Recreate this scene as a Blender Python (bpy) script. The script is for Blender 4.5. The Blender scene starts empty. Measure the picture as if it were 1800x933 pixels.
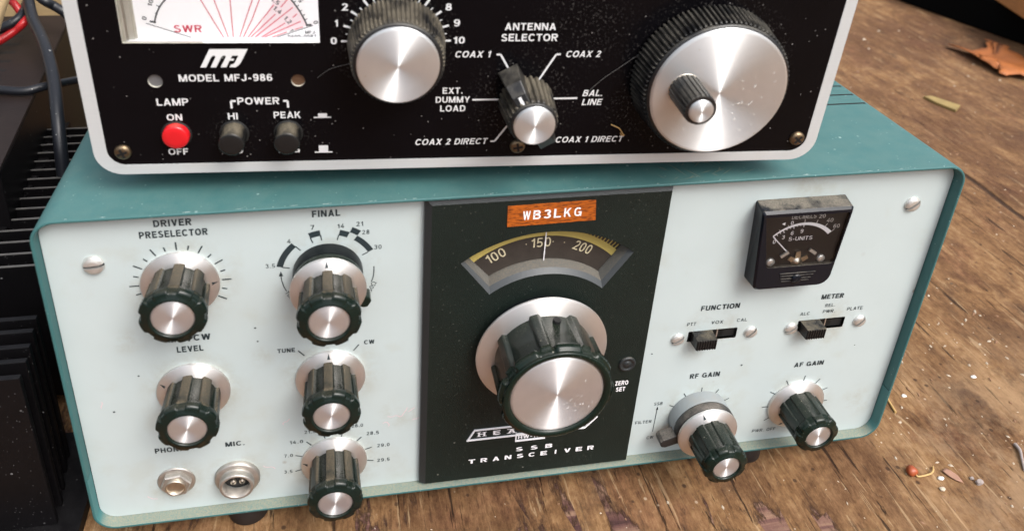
import bpy, bmesh, math, random
from mathutils import Vector, Matrix
from mathutils.geometry import tessellate_polygon
PI = math.pi
R = math.radians
S = 0.01                                   # everything below is written in centimetres
random.seed(7)
scene = bpy.context.scene
col = scene.collection

# ------------------------------------------------------------------ camera
cam_d = bpy.data.cameras.new("camera"); cam = bpy.data.objects.new("camera", cam_d); col.objects.link(cam)
cam.location = (-8.1704*S, -25.0883*S, 32.4310*S)
cam.rotation_euler = (1.1411398, -0.0348125, -0.1639024)
cam_d.sensor_width = 36.0; cam_d.sensor_fit = 'HORIZONTAL'
cam_d.lens = 1386.336/1800*36
cam_d.shift_x = 95.451/1800; cam_d.shift_y = -319.563/1800
cam_d.clip_start = 0.01; cam_d.clip_end = 100
cam_d.dof.use_dof = True; cam_d.dof.focus_distance = 0.375; cam_d.dof.aperture_fstop = 13
scene.camera = cam

# ------------------------------------------------------------------ light
SUN_EL, SUN_AZ = 52, 32                    # soft overcast sun: high, in front of the sets and to the right
w = bpy.data.worlds.new("World"); scene.world = w; w.use_nodes = True
nt = w.node_tree; bg = nt.nodes['Background']
sky = nt.nodes.new('ShaderNodeTexSky'); sky.sky_type = 'NISHITA'; sky.sun_disc = False
sky.sun_elevation = R(SUN_EL); sky.sun_rotation = R(180-SUN_AZ)
sky.air_density = 1.0; sky.dust_density = 4.0; sky.ozone_density = 0.6
tcw = nt.nodes.new('ShaderNodeTexCoord'); sxw = nt.nodes.new('ShaderNodeSeparateXYZ'); nt.links.new(tcw.outputs['Generated'], sxw.inputs[0])
mrw = nt.nodes.new('ShaderNodeMapRange'); nt.links.new(sxw.outputs['Z'], mrw.inputs[0])      # overcast: zenith about three times the horizon
mrw.inputs[1].default_value = 0; mrw.inputs[2].default_value = 1; mrw.inputs[3].default_value = .45; mrw.inputs[4].default_value = 1.7
mxw = nt.nodes.new('ShaderNodeVectorMath'); mxw.operation = 'SCALE'
hs = nt.nodes.new('ShaderNodeHueSaturation'); hs.inputs['Saturation'].default_value = 0.36
nt.links.new(sky.outputs[0], hs.inputs['Color']); nt.links.new(hs.outputs[0], mxw.inputs[0]); nt.links.new(mrw.outputs[0], mxw.inputs['Scale']); nt.links.new(mxw.outputs[0], bg.inputs[0])
bg.inputs[1].default_value = 0.15
sd = bpy.data.lights.new("sun", 'SUN'); so = bpy.data.objects.new("sun", sd); col.objects.link(so)
sd.energy = 1.1; sd.angle = R(32); sd.color = (1.0, 0.97, 0.93)
sv = Vector((math.sin(R(SUN_AZ))*math.cos(R(SUN_EL)), -math.cos(R(SUN_AZ))*math.cos(R(SUN_EL)), math.sin(R(SUN_EL))))
so.rotation_euler = sv.to_track_quat('Z', 'Y').to_euler()
scene.view_settings.view_transform = 'Standard'; scene.view_settings.look = 'None'
scene.view_settings.exposure = 0.64; scene.view_settings.gamma = 1.0
scene.view_settings.use_curve_mapping = False

# ------------------------------------------------------------------ materials
def rgb(c): return (c[0], c[1], c[2], 1)
def mat(name, colr, rough=.5, metal=0., var=0., vs=60., bump=0., bs=400., dust=0., dustcol=(.30, .25, .18), dz=.35,
        aniso=0., arot=0., spec=.5, flecks=0., fcol=(.75, .74, .7), fs=260., stain=0., scol=(.35, .28, .2), stretch=None, coat=0., dn=(.30, .62)):
    m = bpy.data.materials.new(name); m.use_nodes = True
    n = m.node_tree.nodes; l = m.node_tree.links; p = n['Principled BSDF']
    p.inputs['Roughness'].default_value = rough; p.inputs['Metallic'].default_value = metal
    p.inputs['Specular IOR Level'].default_value = spec
    if coat: p.inputs['Coat Weight'].default_value = coat
    tc = n.new('ShaderNodeTexCoord'); vec = tc.outputs['Object']
    if stretch:
        mp = n.new('ShaderNodeMapping'); mp.inputs['Scale'].default_value = stretch; l.new(vec, mp.inputs[0]); svec = mp.outputs[0]
    else: svec = vec
    cur = None
    def noise(scale, detail=4, v=None, rg=.55):
        t = n.new('ShaderNodeTexNoise'); t.inputs['Scale'].default_value = scale; t.inputs['Detail'].default_value = detail
        t.inputs['Roughness'].default_value = rg; l.new(v or vec, t.inputs['Vector']); return t.outputs['Fac']
    def ramp(f, a, b):
        t = n.new('ShaderNodeMapRange'); t.inputs[1].default_value = a; t.inputs[2].default_value = b
        t.interpolation_type = 'SMOOTHSTEP'; l.new(f, t.inputs[0]); return t.outputs[0]
    def mul(a, b):
        t = n.new('ShaderNodeMath'); t.operation = 'MULTIPLY'
        for i, x in enumerate((a, b)):
            if isinstance(x, (int, float)): t.inputs[i].default_value = x
            else: l.new(x, t.inputs[i])
        return t.outputs[0]
    def mix(f, a, b):
        t = n.new('ShaderNodeMix'); t.data_type = 'RGBA'
        l.new(f, t.inputs[0])
        for i, x in ((6, a), (7, b)):
            if isinstance(x, tuple): t.inputs[i].default_value = rgb(x)
            else: l.new(x, t.inputs[i])
        return t.outputs[2]
    rsock = None
    base = tuple(colr)
    if var:
        cur = mix(noise(vs, 6, svec), tuple(c*(1-var) for c in colr), tuple(min(1, c*(1+var)) for c in colr))
    else: cur = base
    if stain:
        f = mul(ramp(noise(45, 8), .54, .72), stain); cur = mix(f, cur, scol)
    if flecks:
        vo = n.new('ShaderNodeTexVoronoi'); vo.inputs['Scale'].default_value = fs; l.new(vec, vo.inputs['Vector'])
        rnd = n.new('ShaderNodeSeparateColor'); l.new(vo.outputs['Color'], rnd.inputs[0])
        f = mul(ramp(vo.outputs['Distance'], .26, .12), ramp(rnd.outputs[0], 1-flecks-.02, 1-flecks+.02))
        cur = mix(f, cur, fcol)
        vo2 = n.new('ShaderNodeTexVoronoi'); vo2.inputs['Scale'].default_value = fs*3.1; l.new(vec, vo2.inputs['Vector'])
        rn2 = n.new('ShaderNodeSeparateColor'); l.new(vo2.outputs['Color'], rn2.inputs[0])
        f2 = mul(mul(ramp(vo2.outputs['Distance'], .32, .2), ramp(rn2.outputs[1], 1-flecks-.02, 1-flecks+.02)), .6)
        cur = mix(f2, cur, fcol)
    if dust:
        g = n.new('ShaderNodeNewGeometry'); sx = n.new('ShaderNodeSeparateXYZ'); l.new(g.outputs['Normal'], sx.inputs[0])
        gr_ = n.new('ShaderNodeMapRange'); l.new(noise(1900, 4, None, .7), gr_.inputs[0]); gr_.inputs[1].default_value = .34; gr_.inputs[2].default_value = .66; gr_.inputs[3].default_value = .22
        f = mul(mul(ramp(sx.outputs['Z'], dz, dz+.5), gr_.outputs[0]), ramp(noise(150, 5), *dn)); f = mul(f, dust)
        cur = mix(f, cur, dustcol)
        rr = n.new('ShaderNodeMapRange'); l.new(f, rr.inputs[0]); rr.inputs[3].default_value = rough; rr.inputs[4].default_value = .9
        l.new(rr.outputs[0], p.inputs['Roughness'])
        if metal:
            mm = n.new('ShaderNodeMapRange'); l.new(f, mm.inputs[0]); mm.inputs[3].default_value = metal; mm.inputs[4].default_value = 0
            l.new(mm.outputs[0], p.inputs['Metallic'])
    if isinstance(cur, tuple): p.inputs['Base Color'].default_value = rgb(cur)
    else: l.new(cur, p.inputs['Base Color'])
    if bump:
        b = n.new('ShaderNodeBump'); b.inputs['Strength'].default_value = bump; b.inputs['Distance'].default_value = .0006
        l.new(noise(bs, 4, svec), b.inputs['Height']); l.new(b.outputs[0], p.inputs['Normal'])
    if aniso:
        p.inputs['Anisotropic'].default_value = aniso; p.inputs['Anisotropic Rotation'].default_value = arot
        tg = n.new('ShaderNodeTangent'); tg.direction_type = 'RADIAL'; tg.axis = 'Z'; l.new(tg.outputs[0], p.inputs['Tangent'])
    return m

DUST = (.33, .27, .20)
TEAL = mat("teal enamel", (.041, .126, .127), .46, var=.08, vs=70, bump=.10, bs=1800, flecks=.02, fcol=(.30, .42, .40), fs=330, stain=.08, scol=(.16, .25, .22), dust=.26, dz=.55, dn=(.05, .75), dustcol=(.20, .26, .22), spec=.3)
TEALD = mat("dusty teal enamel", (.048, .165, .168), .5, var=.15, bump=.2, bs=1500, dust=.95, dz=.35, dustcol=(.29, .255, .18), dn=(.05, .40))
NICK = mat("bare paint nick", (.42, .50, .47), .6, var=.3, vs=500)
SMEAR = mat("dried dusty smear", (.135, .185, .155), .7, var=.3, vs=300)
PANEL = mat("pale blue panel paint", (.475, .543, .545), .46, var=.05, vs=55, bump=.05, bs=2500, stain=.28, scol=(.41, .42, .36), flecks=.006, fcol=(.25, .2, .15), fs=150)
INK = mat("dark printing ink", (.018, .03, .035), .5)
RIM = mat("black panel edge", (.006, .008, .009), .35, spec=.25)
BLACKP = mat("black crackle panel", (.0075, .013, .0105), .45, var=.3, bump=.6, bs=2600, flecks=.009, fcol=(.22, .22, .19), fs=420, spec=.28)
BLACKPE = mat("black bevelled edge", (.020, .024, .026), .30, var=.2, bump=.3, bs=2600, dust=.35, dz=.5)
WINA = mat("clean grey window bevel", (.062, .068, .072), .45, var=.2, bump=.1)
WINB = mat("grey dusty window bevel", (.07, .078, .08), .5, var=.3, bump=.3, dust=.75, dz=.25, dustcol=(.185, .155, .115), dn=(0, .3))
KNOB = mat("dark green black knob plastic", (.0055, .011, .009), .30, var=.2, dust=.80, dz=.42, dustcol=(.165, .130, .088), dn=(.27, .52), bump=.08, bs=900, spec=.28)
KNOBC = mat("clean dark green knob plastic", (.0045, .012, .0085), .20, var=.2, spec=.3, dust=.16, dz=.40, dustcol=(.13, .11, .08), flecks=.015, fs=600, fcol=(.3, .28, .22))
KNOBG = mat("groove dark green knob plastic", (.0050, .0115, .009), .21, var=.2, spec=.3, dust=.22, dz=.45, dustcol=(.14, .115, .08))
SKIRT = mat("satin aluminium skirt", (.84, .81, .785), .42, .86, var=.06, vs=40, aniso=.95, arot=.25, dust=.25, dz=.75, stain=.18, scol=(.45, .36, .28))
CAP = mat("spun aluminium cap", (.83, .83, .84), .40, .85, aniso=1.0, arot=.25, var=.06, vs=200, flecks=.012, fcol=(.9, .88, .84), fs=420)
CAPM = mat("bright spun aluminium cap", (.88, .89, .89), .50, .82, aniso=1.0, arot=.25, var=.05, vs=200, flecks=.02, fcol=(.75, .7, .6), fs=300)
CAPRIM = mat("dull aluminium rim", (.62, .55, .46), .4, 1., var=.3, vs=500)
STEEL = mat("old nickel", (.52, .49, .45), .42, .85, var=.25, vs=400, bump=.2, dust=.3, dz=.6)
SCREW = mat("nickel screw", (.70, .69, .66), .38, .72, var=.2, vs=500, bump=.15)
BRASS = mat("tarnished brass screw", (.22, .16, .10), .42, 1., var=.5, vs=700, bump=.3, stain=.5, scol=(.12, .08, .05))
ALUM = mat("brushed aluminium plate", (.62, .65, .66), .5, .3, var=.10, vs=40, stretch=(1, 1, 60), bump=.06, bs=90, stain=.12, scol=(.45, .36, .28))
TUNER = mat("gloss black tuner panel", (.0030, .0027, .0036), .22, var=.3, flecks=.034, fcol=(.24, .23, .22), fs=800, bump=.02, bs=1500, spec=.12)
TUNERC = mat("black tuner case", (.012, .012, .013), .45, var=.2)
WINK = mat("white printing ink", (.72, .73, .74), .45, var=.06, vs=700)
RIBK = mat("black ribbed knob plastic", (.010, .010, .011), .35, dust=.9, dz=.10, dustcol=(.20, .17, .12), var=.2)
RIBK2 = mat("cleaner black ribbed knob plastic", (.009, .009, .010), .32, dust=.45, dz=.25, dustcol=(.22, .20, .16), var=.2)
BUTK = mat("black button plastic", (.012, .012, .012), .25, dust=.9, dz=.38, dustcol=(.20, .17, .12), spec=.3)
BUTR = mat("red button plastic", (.62, .012, .018), .22, dust=.45, dz=.7, dustcol=(.55, .30, .2))
RED = mat("red scale ink", (.75, .05, .11), .5)
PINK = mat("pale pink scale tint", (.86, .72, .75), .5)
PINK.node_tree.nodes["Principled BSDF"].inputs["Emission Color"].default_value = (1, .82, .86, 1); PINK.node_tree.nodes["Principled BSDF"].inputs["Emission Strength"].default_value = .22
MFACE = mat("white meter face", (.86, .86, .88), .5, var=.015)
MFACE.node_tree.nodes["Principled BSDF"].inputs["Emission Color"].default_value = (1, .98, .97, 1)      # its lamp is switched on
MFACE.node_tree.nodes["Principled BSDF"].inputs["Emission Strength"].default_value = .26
MFRAME = mat("clear yellowed meter rim", (.62, .60, .52), .25, var=.25, vs=150, dust=.3, dz=.5)
MBLACK = mat("black meter bakelite", (.004, .006, .011), .2, spec=.3, dust=.95, dz=.6, dustcol=(.30, .265, .21))
SFACE = mat("brown black meter face", (.017, .013, .012), .5, var=.2)
SINK = mat("white meter ink", (.88, .87, .90), .5)
SINKD = mat("faded meter ink", (.50, .48, .46), .5)
BRONZE = mat("meter movement bronze", (.60, .55, .47), .35, 1., var=.3, vs=900)
DIALB = mat("dark dial disc", (.038, .031, .026), .5, var=.35, vs=300)
DIALY = mat("yellow dial band", (.47, .375, .11), .5, var=.15)
DIALN = mat("khaki dial numerals", (.55, .49, .33), .5)
TAPE = None
RUBBER = mat("black rubber", (.015, .012, .012), .6, dust=.2, dz=.6)
CABLE = mat("black cable sheath", (.009, .010, .014), .42, var=.2, bump=.1, flecks=.02)
WIRER = mat("red wire insulation", (.42, .012, .014), .38, var=.15)
FIN = mat("black anodised fin", (.0040, .0036, .0042), .45, var=.3, flecks=.02, fcol=(.2, .2, .2), fs=400, dust=.25, dz=.8, dustcol=(.07, .07, .07), spec=.16)
FINT = mat("lit fin edge", (.10, .095, .09), .4, var=.5, vs=200)  # paler strip paints in the light caught along the fin tops
AMPT = mat("dusty brown black amplifier top", (.020, .014, .013), .55, var=.4, vs=40, dust=.12, dz=.7, dustcol=(.10, .07, .06), bump=.2, spec=.2)
HOLE = mat("dark opening", (.004, .004, .004), .7)
GREYR = mat("grey blue lever ring", (.235, .262, .272), .4, var=.1, dust=.3, dz=.5)
LEVER = mat("dusty dark lever ring", (.014, .015, .015), .45, dust=.8, dz=.2, dustcol=(.22, .19, .16), var=.3)
LEAF = mat("dry orange leaf", (.34, .105, .022), .6, var=.5, vs=60, bump=.5, bs=300)
PALEW = mat("pale sawn wood", (.36, .25, .125), .65, var=.25, vs=60, stretch=(1, 1, 12), bump=.2)
ORW = mat("orange brown board", (.42, .19, .06), .6, var=.4, vs=50, stretch=(8, 1, 8), bump=.3)
YCHIP = mat("yellow wood chip", (.27, .19, .065), .6, var=.4, vs=120)
CRUMB = mat("pale wood crumbs", (.50, .42, .32), .7, var=.4, vs=300)
CRUMBD = mat("brown wood crumbs", (.24, .13, .07), .7, var=.4, vs=300)
BERRY = mat("orange red berry", (.33, .070, .022), .4, var=.3)
FLAKE = mat("brown bark flake", (.33, .18, .12), .65, var=.3)
STONE = mat("grey crumb stone", (.30, .25, .23), .7, var=.3, vs=600)
WHITEB = mat("white paint chip", (.78, .75, .70), .6)
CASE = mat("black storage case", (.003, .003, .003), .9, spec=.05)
LENS = mat("grey lamp lens", (.13, .13, .135), .3)
LENSB = mat("brown lamp lens", (.10, .055, .032), .3)
STRAW = mat("tan fibre", (.50, .32, .12), .5)
HAIRM = mat("grey hair", (.16, .155, .15), .5)
ENG = mat("pencil pink scribble", (.72, .52, .56), .6)

def grime(m, spots, colr, amount, scale, lo, hi):
    """dirt that has gathered round the controls: rings with a ragged, patchy edge, plus a little along given centres"""
    n = m.node_tree.nodes; l = m.node_tree.links; p = n['Principled BSDF']
    tc = n.new('ShaderNodeTexCoord'); acc = None
    for x, z, r0, r1 in spots:
        sub = n.new('ShaderNodeVectorMath'); sub.operation = 'SUBTRACT'; l.new(tc.outputs['Object'], sub.inputs[0]); sub.inputs[1].default_value = (x*S, 0, z*S)
        fl = n.new('ShaderNodeVectorMath'); fl.operation = 'MULTIPLY'; l.new(sub.outputs[0], fl.inputs[0]); fl.inputs[1].default_value = (1, 0, 1)
        ln_ = n.new('ShaderNodeVectorMath'); ln_.operation = 'LENGTH'; l.new(fl.outputs[0], ln_.inputs[0])
        mr = n.new('ShaderNodeMapRange'); mr.interpolation_type = 'SMOOTHSTEP'; l.new(ln_.outputs['Value'], mr.inputs[0]); mr.inputs[1].default_value = r1*S; mr.inputs[2].default_value = r0*S
        if acc is None: acc = mr.outputs[0]
        else:
            mx = n.new('ShaderNodeMath'); mx.operation = 'MAXIMUM'; l.new(acc, mx.inputs[0]); l.new(mr.outputs[0], mx.inputs[1]); acc = mx.outputs[0]
    t = n.new('ShaderNodeTexNoise'); t.inputs['Scale'].default_value = scale; t.inputs['Detail'].default_value = 9; t.inputs['Roughness'].default_value = .75; l.new(tc.outputs['Object'], t.inputs['Vector'])
    q = n.new('ShaderNodeMapRange'); l.new(t.outputs['Fac'], q.inputs[0]); q.inputs[1].default_value = lo; q.inputs[2].default_value = hi
    f = n.new('ShaderNodeMath'); f.operation = 'MULTIPLY'; l.new(acc, f.inputs[0]); l.new(q.outputs[0], f.inputs[1])
    g_ = n.new('ShaderNodeMath'); g_.operation = 'MULTIPLY'; l.new(f.outputs[0], g_.inputs[0]); g_.inputs[1].default_value = amount
    mixn = n.new('ShaderNodeMix'); mixn.data_type = 'RGBA'; l.new(g_.outputs[0], mixn.inputs[0])
    l.new(p.inputs['Base Color'].links[0].from_socket, mixn.inputs[6]); mixn.inputs[7].default_value = rgb(colr); l.new(mixn.outputs[2], p.inputs['Base Color'])
grime(PANEL, [(-13.99, 12.56, 1.3, 2.6), (-8.43, 12.53, 1.3, 2.6), (-14.05, 7.08, 1.3, 2.5), (-8.5, 7.1, 1.3, 2.6), (-8.5, 2.1, 1.3, 2.6), (8.85, 2.46, 1.3, 2.6), (14.01, 2.48, 1.3, 2.4), (-15.3, 1.95, .7, 1.7), (-12.73, 1.8, .8, 1.9),
             (8.7, 7.4, .8, 2.0), (14.2, 7.4, .8, 2.0), (-5.6, 4.6, .2, 1.3), (-16.3, 9.9, .1, .9), (-11.2, 8.5, .1, .8), (12.0, 15.4, .2, 1.6), (-1.0, 15.6, .5, 5.0), (17.6, 2.2, .2, 1.5)], (.33, .31, .24), .55, 75, .44, .66)
grime(TUNER, [(10.82, 5.3, 1.6, 2.5), (15.55, 2.92, .8, 2.6), (22.17, 3.92, 2.6, 3.7), (5, 1.66, .3, 1.1), (6.92, 1.66, .3, 1.1), (17.5, 6.0, .2, 2.4), (19.5, 2.4, .2, 1.5)], (.16, .15, .14), .5, 900, .57, .64)
def glass_mat():
    m = bpy.data.materials.new("clear meter window"); m.use_nodes = True
    n = m.node_tree.nodes; l = m.node_tree.links; n.remove(n['Principled BSDF'])
    t = n.new('ShaderNodeBsdfTransparent'); g = n.new('ShaderNodeBsdfGlossy'); g.inputs['Roughness'].default_value = .06
    f = n.new('ShaderNodeFresnel'); f.inputs[0].default_value = 1.28; mx = n.new('ShaderNodeMixShader')
    l.new(f.outputs[0], mx.inputs[0]); l.new(t.outputs[0], mx.inputs[1]); l.new(g.outputs[0], mx.inputs[2])
    l.new(mx.outputs[0], n['Material Output'].inputs[0]); return m
GLASS = glass_mat()

def tape_mat():
    m = bpy.data.materials.new("woodgrain embossing tape"); m.use_nodes = True
    n = m.node_tree.nodes; l = m.node_tree.links; p = n['Principled BSDF']
    tc = n.new('ShaderNodeTexCoord'); mp = n.new('ShaderNodeMapping'); mp.inputs['Scale'].default_value = (1, 1, 5.5)
    mp.inputs['Rotation'].default_value = (0, R(-8), 0); l.new(tc.outputs['Object'], mp.inputs[0])
    t = n.new('ShaderNodeTexNoise'); t.inputs['Scale'].default_value = 420; t.inputs['Detail'].default_value = 3; l.new(mp.outputs[0], t.inputs['Vector'])
    r = n.new('ShaderNodeValToRGB'); r.color_ramp.elements[0].position = .40; r.color_ramp.elements[0].color = (.17, .040, .009, 1)
    r.color_ramp.elements[1].position = .52; r.color_ramp.elements[1].color = (.44, .105, .012, 1)
    l.new(t.outputs['Fac'], r.inputs[0]); l.new(r.outputs[0], p.inputs['Base Color']); p.inputs['Roughness'].default_value = .3
    return m
TAPE = tape_mat()

def wood_ground():
    m = bpy.data.materials.new("weathered plywood"); m.use_nodes = True
    n = m.node_tree.nodes; l = m.node_tree.links; p = n['Principled BSDF']; p.inputs['Roughness'].default_value = .85; p.inputs['Specular IOR Level'].default_value = .18
    tc = n.new('ShaderNodeTexCoord')
    def mp(sc, loc=(0, 0, 0), rz=0):
        q = n.new('ShaderNodeMapping'); q.inputs['Scale'].default_value = sc; q.inputs['Location'].default_value = loc
        q.inputs['Rotation'].default_value = (0, 0, rz); l.new(tc.outputs['Object'], q.inputs[0]); return q.outputs[0]
    def noise(v, s, d=6, r=.6, dist=0):
        t = n.new('ShaderNodeTexNoise'); t.inputs['Scale'].default_value = s; t.inputs['Detail'].default_value = d
        t.inputs['Roughness'].default_value = r; t.inputs['Distortion'].default_value = dist; l.new(v, t.inputs['Vector']); return t.outputs['Fac']
    def rng(f, a, b, c=0, d=1):
        t = n.new('ShaderNodeMapRange'); t.interpolation_type = 'SMOOTHSTEP'
        for i, x in enumerate((a, b, c, d)): t.inputs[i+1].default_value = x
        l.new(f, t.inputs[0]); return t.outputs[0]
    def op(o, a, b):
        t = n.new('ShaderNodeMath'); t.operation = o
        for i, x in enumerate((a, b)):
            if isinstance(x, (int, float)): t.inputs[i].default_value = x
            else: l.new(x, t.inputs[i])
        return t.outputs[0]
    def ramp(f, els):
        t = n.new('ShaderNodeValToRGB'); e = t.color_ramp.elements
        e[0].position, e[0].color = els[0][0], rgb(els[0][1]); e[1].position, e[1].color = els[-1][0], rgb(els[-1][1])
        for ps, c in els[1:-1]:
            k = e.new(ps); k.color = rgb(c)
        l.new(f, t.inputs[0]); return t.outputs[0]
    def mix(f, a, b):
        t = n.new('ShaderNodeMix'); t.data_type = 'RGBA'
        if isinstance(f, (int, float)): t.inputs[0].default_value = f
        else: l.new(f, t.inputs[0])
        for i, x in ((6, a), (7, b)):
            if isinstance(x, tuple): t.inputs[i].default_value = rgb(x)
            else: l.new(x, t.inputs[i])
        return t.outputs[2]
    tilt = R(4)
    g1 = noise(mp((1, .16, 1), rz=tilt), 130, 8, .68, .5); g2 = noise(mp((1, .10, 1), (4, 1, 0), tilt), 620, 6, .72, .3)
    mot = noise(mp((1, .6, 1), (2, 5, 0)), 62, 10, .8)
    mot2 = noise(mp((1, .75, 1), (6, 2, 0), R(30)), 240, 8, .75)
    fac = op('ADD', op('ADD', op('MULTIPLY', g1, .26), op('MULTIPLY', g2, .18)), op('ADD', op('MULTIPLY', mot, .30), op('MULTIPLY', mot2, .26)))
    tan = ramp(fac, [(.39, (.068, .031, .013)), (.45, (.150, .076, .033)), (.505, (.225, .122, .055)), (.555, (.30, .176, .085)), (.64, (.42, .28, .155))])
    dk = ramp(fac, [(.40, (.046, .022, .011)), (.50, (.115, .056, .026)), (.60, (.20, .106, .052))])
    big = noise(mp((1, .6, 1), (3.1, .4, 0)), 13, 9, .72, .6)
    tan = mix(rng(big, .44, .60, 0, .85), tan, dk)
    red = noise(mp((1, .7, 1), (8.1, 2.4, 0)), 17, 7, .7)
    tan = mix(rng(red, .52, .68, 0, .55), tan, ramp(fac, [(.41, (.050, .020, .013)), (.60, (.27, .125, .065))]))
    spl = noise(mp((1, .07, 1), (1.2, 6, 0), tilt), 330, 4, .6, .6); tan = mix(op('MULTIPLY', rng(spl, .61, .65), .38), tan, (.50, .36, .21))
    # lower ply showing where the face veneer has split off
    h1 = noise(mp((.06, 1, 1), (.3, 1.7, 0), R(-4)), 190, 8, .62, .4)
    under = ramp(h1, [(.30, (.052, .024, .026)), (.47, (.15, .075, .062)), (.66, (.29, .175, .115))])
    sep = n.new('ShaderNodeSeparateXYZ'); l.new(tc.outputs['Object'], sep.inputs[0])
    vq = n.new('ShaderNodeTexVoronoi'); vq.inputs['Scale'].default_value = 105; l.new(mp((1, .20, 1), (1.3, .07, 0), tilt), vq.inputs['Vector'])
    vs_ = n.new('ShaderNodeSeparateColor'); l.new(vq.outputs['Color'], vs_.inputs[0])
    edge = op('ADD', op('MULTIPLY', vs_.outputs[0], .22), op('ADD', op('MULTIPLY', noise(mp((1, .3, 1), (4, 1, 0)), 60, 8, .75), .62), .08))
    near = rng(sep.outputs['Y'], -.002, -.045, 0, .13)
    lim = rng(sep.outputs['X'], .20, .13, -.16, 0)
    ff = op('ADD', op('ADD', edge, near), lim)
    mask = rng(ff, .625, .645)
    colr = mix(mask, tan, under)
    lip = op('MULTIPLY', rng(ff, .59, .625), rng(ff, .67, .64))
    colr = mix(op('MULTIPLY', lip, .55), colr, (.05, .026, .016))
    # cracks along the grain
    cr = noise(mp((1, .055, 1), (5.2, .3, 0), tilt), 300, 6, .6, .5); crack = rng(cr, .365, .335)
    crack = op('MULTIPLY', crack, op('SUBTRACT', 1, mask))
    colr = mix(op('MULTIPLY', crack, .85), colr, (.025, .013, .008))
    # one long open joint running back beside the sets
    wob = op('ADD', op('SUBTRACT', sep.outputs['X'], .4505), op('MULTIPLY', op('SUBTRACT', noise(mp((1, 1, 1)), 12), .5), .012))
    joint = rng(op('ABSOLUTE', wob, 0), .0032, .0012); colr = mix(op('MULTIPLY', joint, .9), colr, (.02, .011, .008))
    pale = op('MULTIPLY', op('MULTIPLY', rng(sep.outputs['X'], .17, .24), rng(sep.outputs['Y'], .10, -.01)), rng(noise(mp((1, .8, 1), (3, 3, 0)), 30, 9, .75), .40, .58)); colr = mix(op('MULTIPLY', pale, .55), colr, (.33, .215, .125))
    # damp dirt patches and pale flecks
    dirt = noise(mp((1, .8, 1), (7, 2, 0)), 26, 8, .7); colr = mix(rng(dirt, .54, .70, 0, .75), colr, (.058, .033, .022))
    mud = rng(sep.outputs['Y'], .08, .30, 0, .6); colr = mix(op('MULTIPLY', mud, rng(noise(mp((1, 1, 1)), 42, 10, .8), .40, .60)), colr, (.110, .054, .030))
    vo = n.new('ShaderNodeTexVoronoi'); vo.inputs['Scale'].default_value = 210; l.new(tc.outputs['Object'], vo.inputs['Vector'])
    sc = n.new('ShaderNodeSeparateColor'); l.new(vo.outputs['Color'], sc.inputs[0])
    fib = noise(mp((1, .12, 1), (2.2, .9, 0), tilt), 520, 5, .65, .4); colr = mix(op('MULTIPLY', rng(fib, .39, .35), .45), colr, (.040, .021, .013))
    fl = op('MULTIPLY', rng(vo.outputs['Distance'], .22, .10), rng(sc.outputs[0], .955, .965)); colr = mix(op('MULTIPLY', fl, .75), colr, (.46, .35, .25))
    fd = op('MULTIPLY', rng(vo.outputs['Distance'], .3, .15), rng(sc.outputs[1], .93, .95)); colr = mix(op('MULTIPLY', fd, .8), colr, (.04, .022, .014))
    l.new(colr, p.inputs['Base Color'])
    hgt = op('SUBTRACT', op('ADD', op('MULTIPLY', fac, 1.6), op('MULTIPLY', h1, .3)), op('ADD', op('MULTIPLY', mask, .9), op('ADD', op('MULTIPLY', crack, .9), op('MULTIPLY', joint, 2.))))
    b = n.new('ShaderNodeBump'); b.inputs['Strength'].default_value = .8; b.inputs['Distance'].default_value = .0013
    hgt = op('ADD', hgt, op('MULTIPLY', noise(mp((1, .35, 1), (9, 0, 0)), 700, 6, .75), .55))
    l.new(hgt, b.inputs['Height']); l.new(b.outputs[0], p.inputs['Normal'])
    return m
WOOD = wood_ground()

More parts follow.
